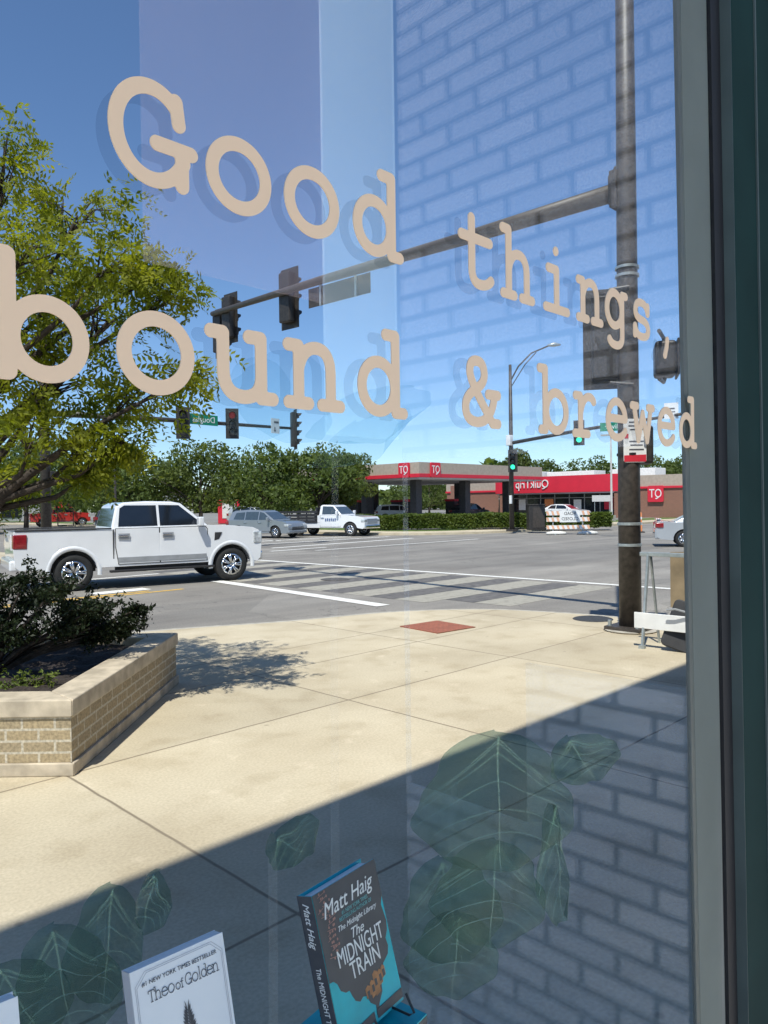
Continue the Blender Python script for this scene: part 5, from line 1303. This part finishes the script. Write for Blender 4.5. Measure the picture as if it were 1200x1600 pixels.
b = MB(); add_text(b, 'QuikTrip', 1.25, Matrix.Translation((-1.86, 25.4, 3.60)) @ FX, mirror=True, fit=4.2, depth=.06); b.build('sign_lettering', MT['white'], qs)
qt_badge(qs, Matrix.Translation((-.12, 12.2, 2.35)) @ FX, 1.6)
b = MB(); b.box((-.05, 37.0, 2.0), (.2, 2.6, 3.6)); b.build('side_bay', MT['store_brick'], qs)
for k, y in enumerate((15.6, 29.6)):
    b = MB(); b.box((-1.5, y, 1.3), (.4, .4, 2.6)); b.build('column', MT['store_brick'], qs)
for k, (x, y, sx, sy, sz) in enumerate(((4, 30, 2.6, 5, .9), (5, 24, 2.6, 6, .8), (6, 17, 2.6, 5, .85))):
    MB().box((x, y, 4.3 + sz / 2), (sx, sy, sz)).build('roof_unit', MT['roof_white'], qs, bevel=.05)
ad = thing('poster_board', 'small pale poster board standing before the shop windows', 'poster board', (67.8, 36.2, .02), radians(-60))
MB().box((0, 0, 1.95), (1.9, .05, .62)).build('panel', MT['ceiling'], ad)
for x in (-.7, .7): MB().box((x, .04, .85), (.05, .05, 1.7)).build('leg', MT['galv'], ad)

for k, (x, y, h) in enumerate(((58, 30.0, 7.2), (60, 22.5, 6.6))):
    p = thing('car_park_light', ('tall pale car park light in front of the store, left of the near pole', 'tall pale car park light in front of the store, right of the near pole')[k], 'light pole', (x, y, .02))
    MB().tube([(0, 0, .5), (0, 0, h)], [.10, .07], 8).build('shaft', MT['ceiling'], p); MB().box((0, 0, .25), (.5, .5, .5)).build('base', MT['kerb'], p)
    MB().box((0, 0, h + .05), (.35, 1.7, .12)).build('lamp_head', MT['ceiling'], p)
# buildings and clutter far left
lb = thing('white_building', 'pale low building far off behind the red pickup', 'building', (31, 110, 0))
MB().box((0, 0, 2.2), (26, 9, 4.4)).build('wall', MT['ceiling'], lb); MB().box((0, 0, 4.5), (26.6, 9.6, .3)).build('roof', MT['grey_trim'], lb)
for k in range(5): MB().box((-10 + 5 * k, -4.52, 1.6), (2.6, .06, 2.2)).build('window', MT['shop_glass'], lb)
rl = thing('red_sign', 'red lettered sign above the red pickup', 'sign', (29.6, 72.0, 0), radians(-30))
b = MB(); add_text(b, 'B. u', .8, Matrix.Translation((0, 0, 2.0)) @ onface(-.05), fit=1.3, depth=.06); b.build('lettering', MT['sign_red'], rl)
MB().box((0, .03, 2.0), (1.7, .05, .9)).build('panel', MT['signal'], rl); 
for x in (-.7, .7): MB().box((x, .06, .8), (.10, .08, 1.6)).build('post', MT['pole'], rl)
wb2 = thing('white_kiosk', 'white box kiosk seen above the grey crossover', 'kiosk', (36, 62, 0), radians(-20)); MB().box((0, 0, 1.3), (2.4, 1.8, 2.6)).build('body', MT['roof_white'], wb2, bevel=.05); MB().box((0, 0, 2.68), (2.6, 2.0, .14)).build('roof', MT['grey_trim'], wb2)
rk = thing('red_kiosk', 'red and white drinks machine in the shade of the trees', 'machine', (40.5, 60.5, 0), radians(-35)); MB().box((0, 0, 1.2), (2.0, 1.2, 2.3)).build('body', MT['qt_red'], rk, bevel=.05); MB().box((.0, -.62, 1.3), (1.2, .04, 1.5)).build('front_panel', MT['roof_white'], rk)

# ------------------------------------------------------------------ trees beyond the crossing
T_ = MT['tree_far']; TB = MT['tree_far_b']
for (x, y, h, r, m, seed, lab, th) in (
    (22.0, 61, 7.8, 6.0, T_, 1, 'broad dark green tree above the roof of the white pickup', 2.2),
    (15.0, 60, 7.4, 5.2, T_, 2, 'round tree between the locust crown and the pickup cab', 2.2),
    (29.0, 57, 6.9, 5.2, T_, 3, 'bushy tree behind the thin tall pole', 2.0),
    (32.2, 52, 7.1, 5.2, TB, 4, 'olive green tree above the grey crossover', 2.0),
    (36.5, 49, 7.0, 4.8, T_, 5, 'tree with a dark trunk left of the flatbed truck', 2.0),
    (39.6, 46, 7.0, 4.2, T_, 6, 'broad green tree over the flatbed truck', 2.1),
    (43.0, 47.0, 6.6, 3.2, TB, 7, 'tree at the left end of the fuel canopy', 2.0),
    (76, 82, 7.5, 5.0, TB, 8, 'sunlit tree seen under the canopy, left of its middle column', 1.5),
    (86, 79, 7.2, 4.8, T_, 9, 'tree seen under the canopy near its right columns', 1.5),
    (68, 84, 7.6, 5.4, T_, 10, 'tree seen under the left end of the canopy', 1.4), (94, 82, 7.4, 4.8, TB, 11, 'tree behind the gap between canopy columns and store', 1.2)):
    far_tree(lab, x, y, h, r, m, seed, th, .34, n_cl=34)
for (x, y, h, r, m, seed, lab) in (
    (90, 96, 12, 5, T_, 20, 'dark tree top rising over the canopy roof'),
    (105, 71.5, 11.2, 3.4, TB, 21, 'tall tree between the canopy and the red fascia'),
    (112, 72, 9.8, 5.4, T_, 22, 'low tree behind the left part of the store roof'),
    (118, 66, 10.5, 6, T_, 23, 'tree behind the middle of the store roof'),
    (122, 58, 11.0, 6.4, TB, 24, 'rounded tree behind the right part of the red fascia'),
    (125, 50, 11.0, 6.0, T_, 25, 'tree behind the pole and the store roof'),
    (126, 42, 10.2, 6.0, TB, 26, 'tree behind the beige parapet right of the pole'),
    (127, 34, 10.4, 6.0, T_, 27, 'tree behind the parapet next to the window frame')):
    far_tree(lab, x, y, h, r, m, seed, h * .2, .55, .8, 'trees behind the store')
for (x, y, h, r, seed, lab) in ((26, 72, 7.5, 6, 43, 'second-row tree filling the gap above the pickup bonnet'), (33, 68, 7.2, 6, 44, 'second-row tree behind the olive green tree'), (17, 73, 7.4, 6, 45, 'second-row tree behind the pickup cab'), (44, 62, 7.0, 5.5, 46, 'second-row tree behind the flatbed truck'), (37, 94, 7.6, 5, 41, 'dark far tree behind the red pickup'), (31, 99, 7.2, 4.5, 42, 'far tree left of the red pickup'), (43, 92, 8, 5, 47, 'far tree right of the red lettered sign')):
    far_tree(lab, x, y, h, r, T_, seed, 2.0, .34, .8)

# the distant wood that closes the view: one mass
rng = np.random.default_rng(77); n = 9000
ang = rng.uniform(radians(8), radians(82), n); rad = 175 + 22 * rng.random(n)
top = 7.5 + 2.6 * np.sin(ang * 23) + 1.8 * np.sin(ang * 61 + 1) + 1.0 * np.sin(ang * 140)
P = np.stack([rad * np.cos(ang), rad * np.sin(ang), top * rng.random(n) ** .7], 1)
wd = quads_mesh('distant_wood', leaf_quads(P, 2.6, rng, .2, .7), MT['tree_far'])
tag(wd, 'far-off line of trees along the horizon behind everything', 'wood', kind='stuff')
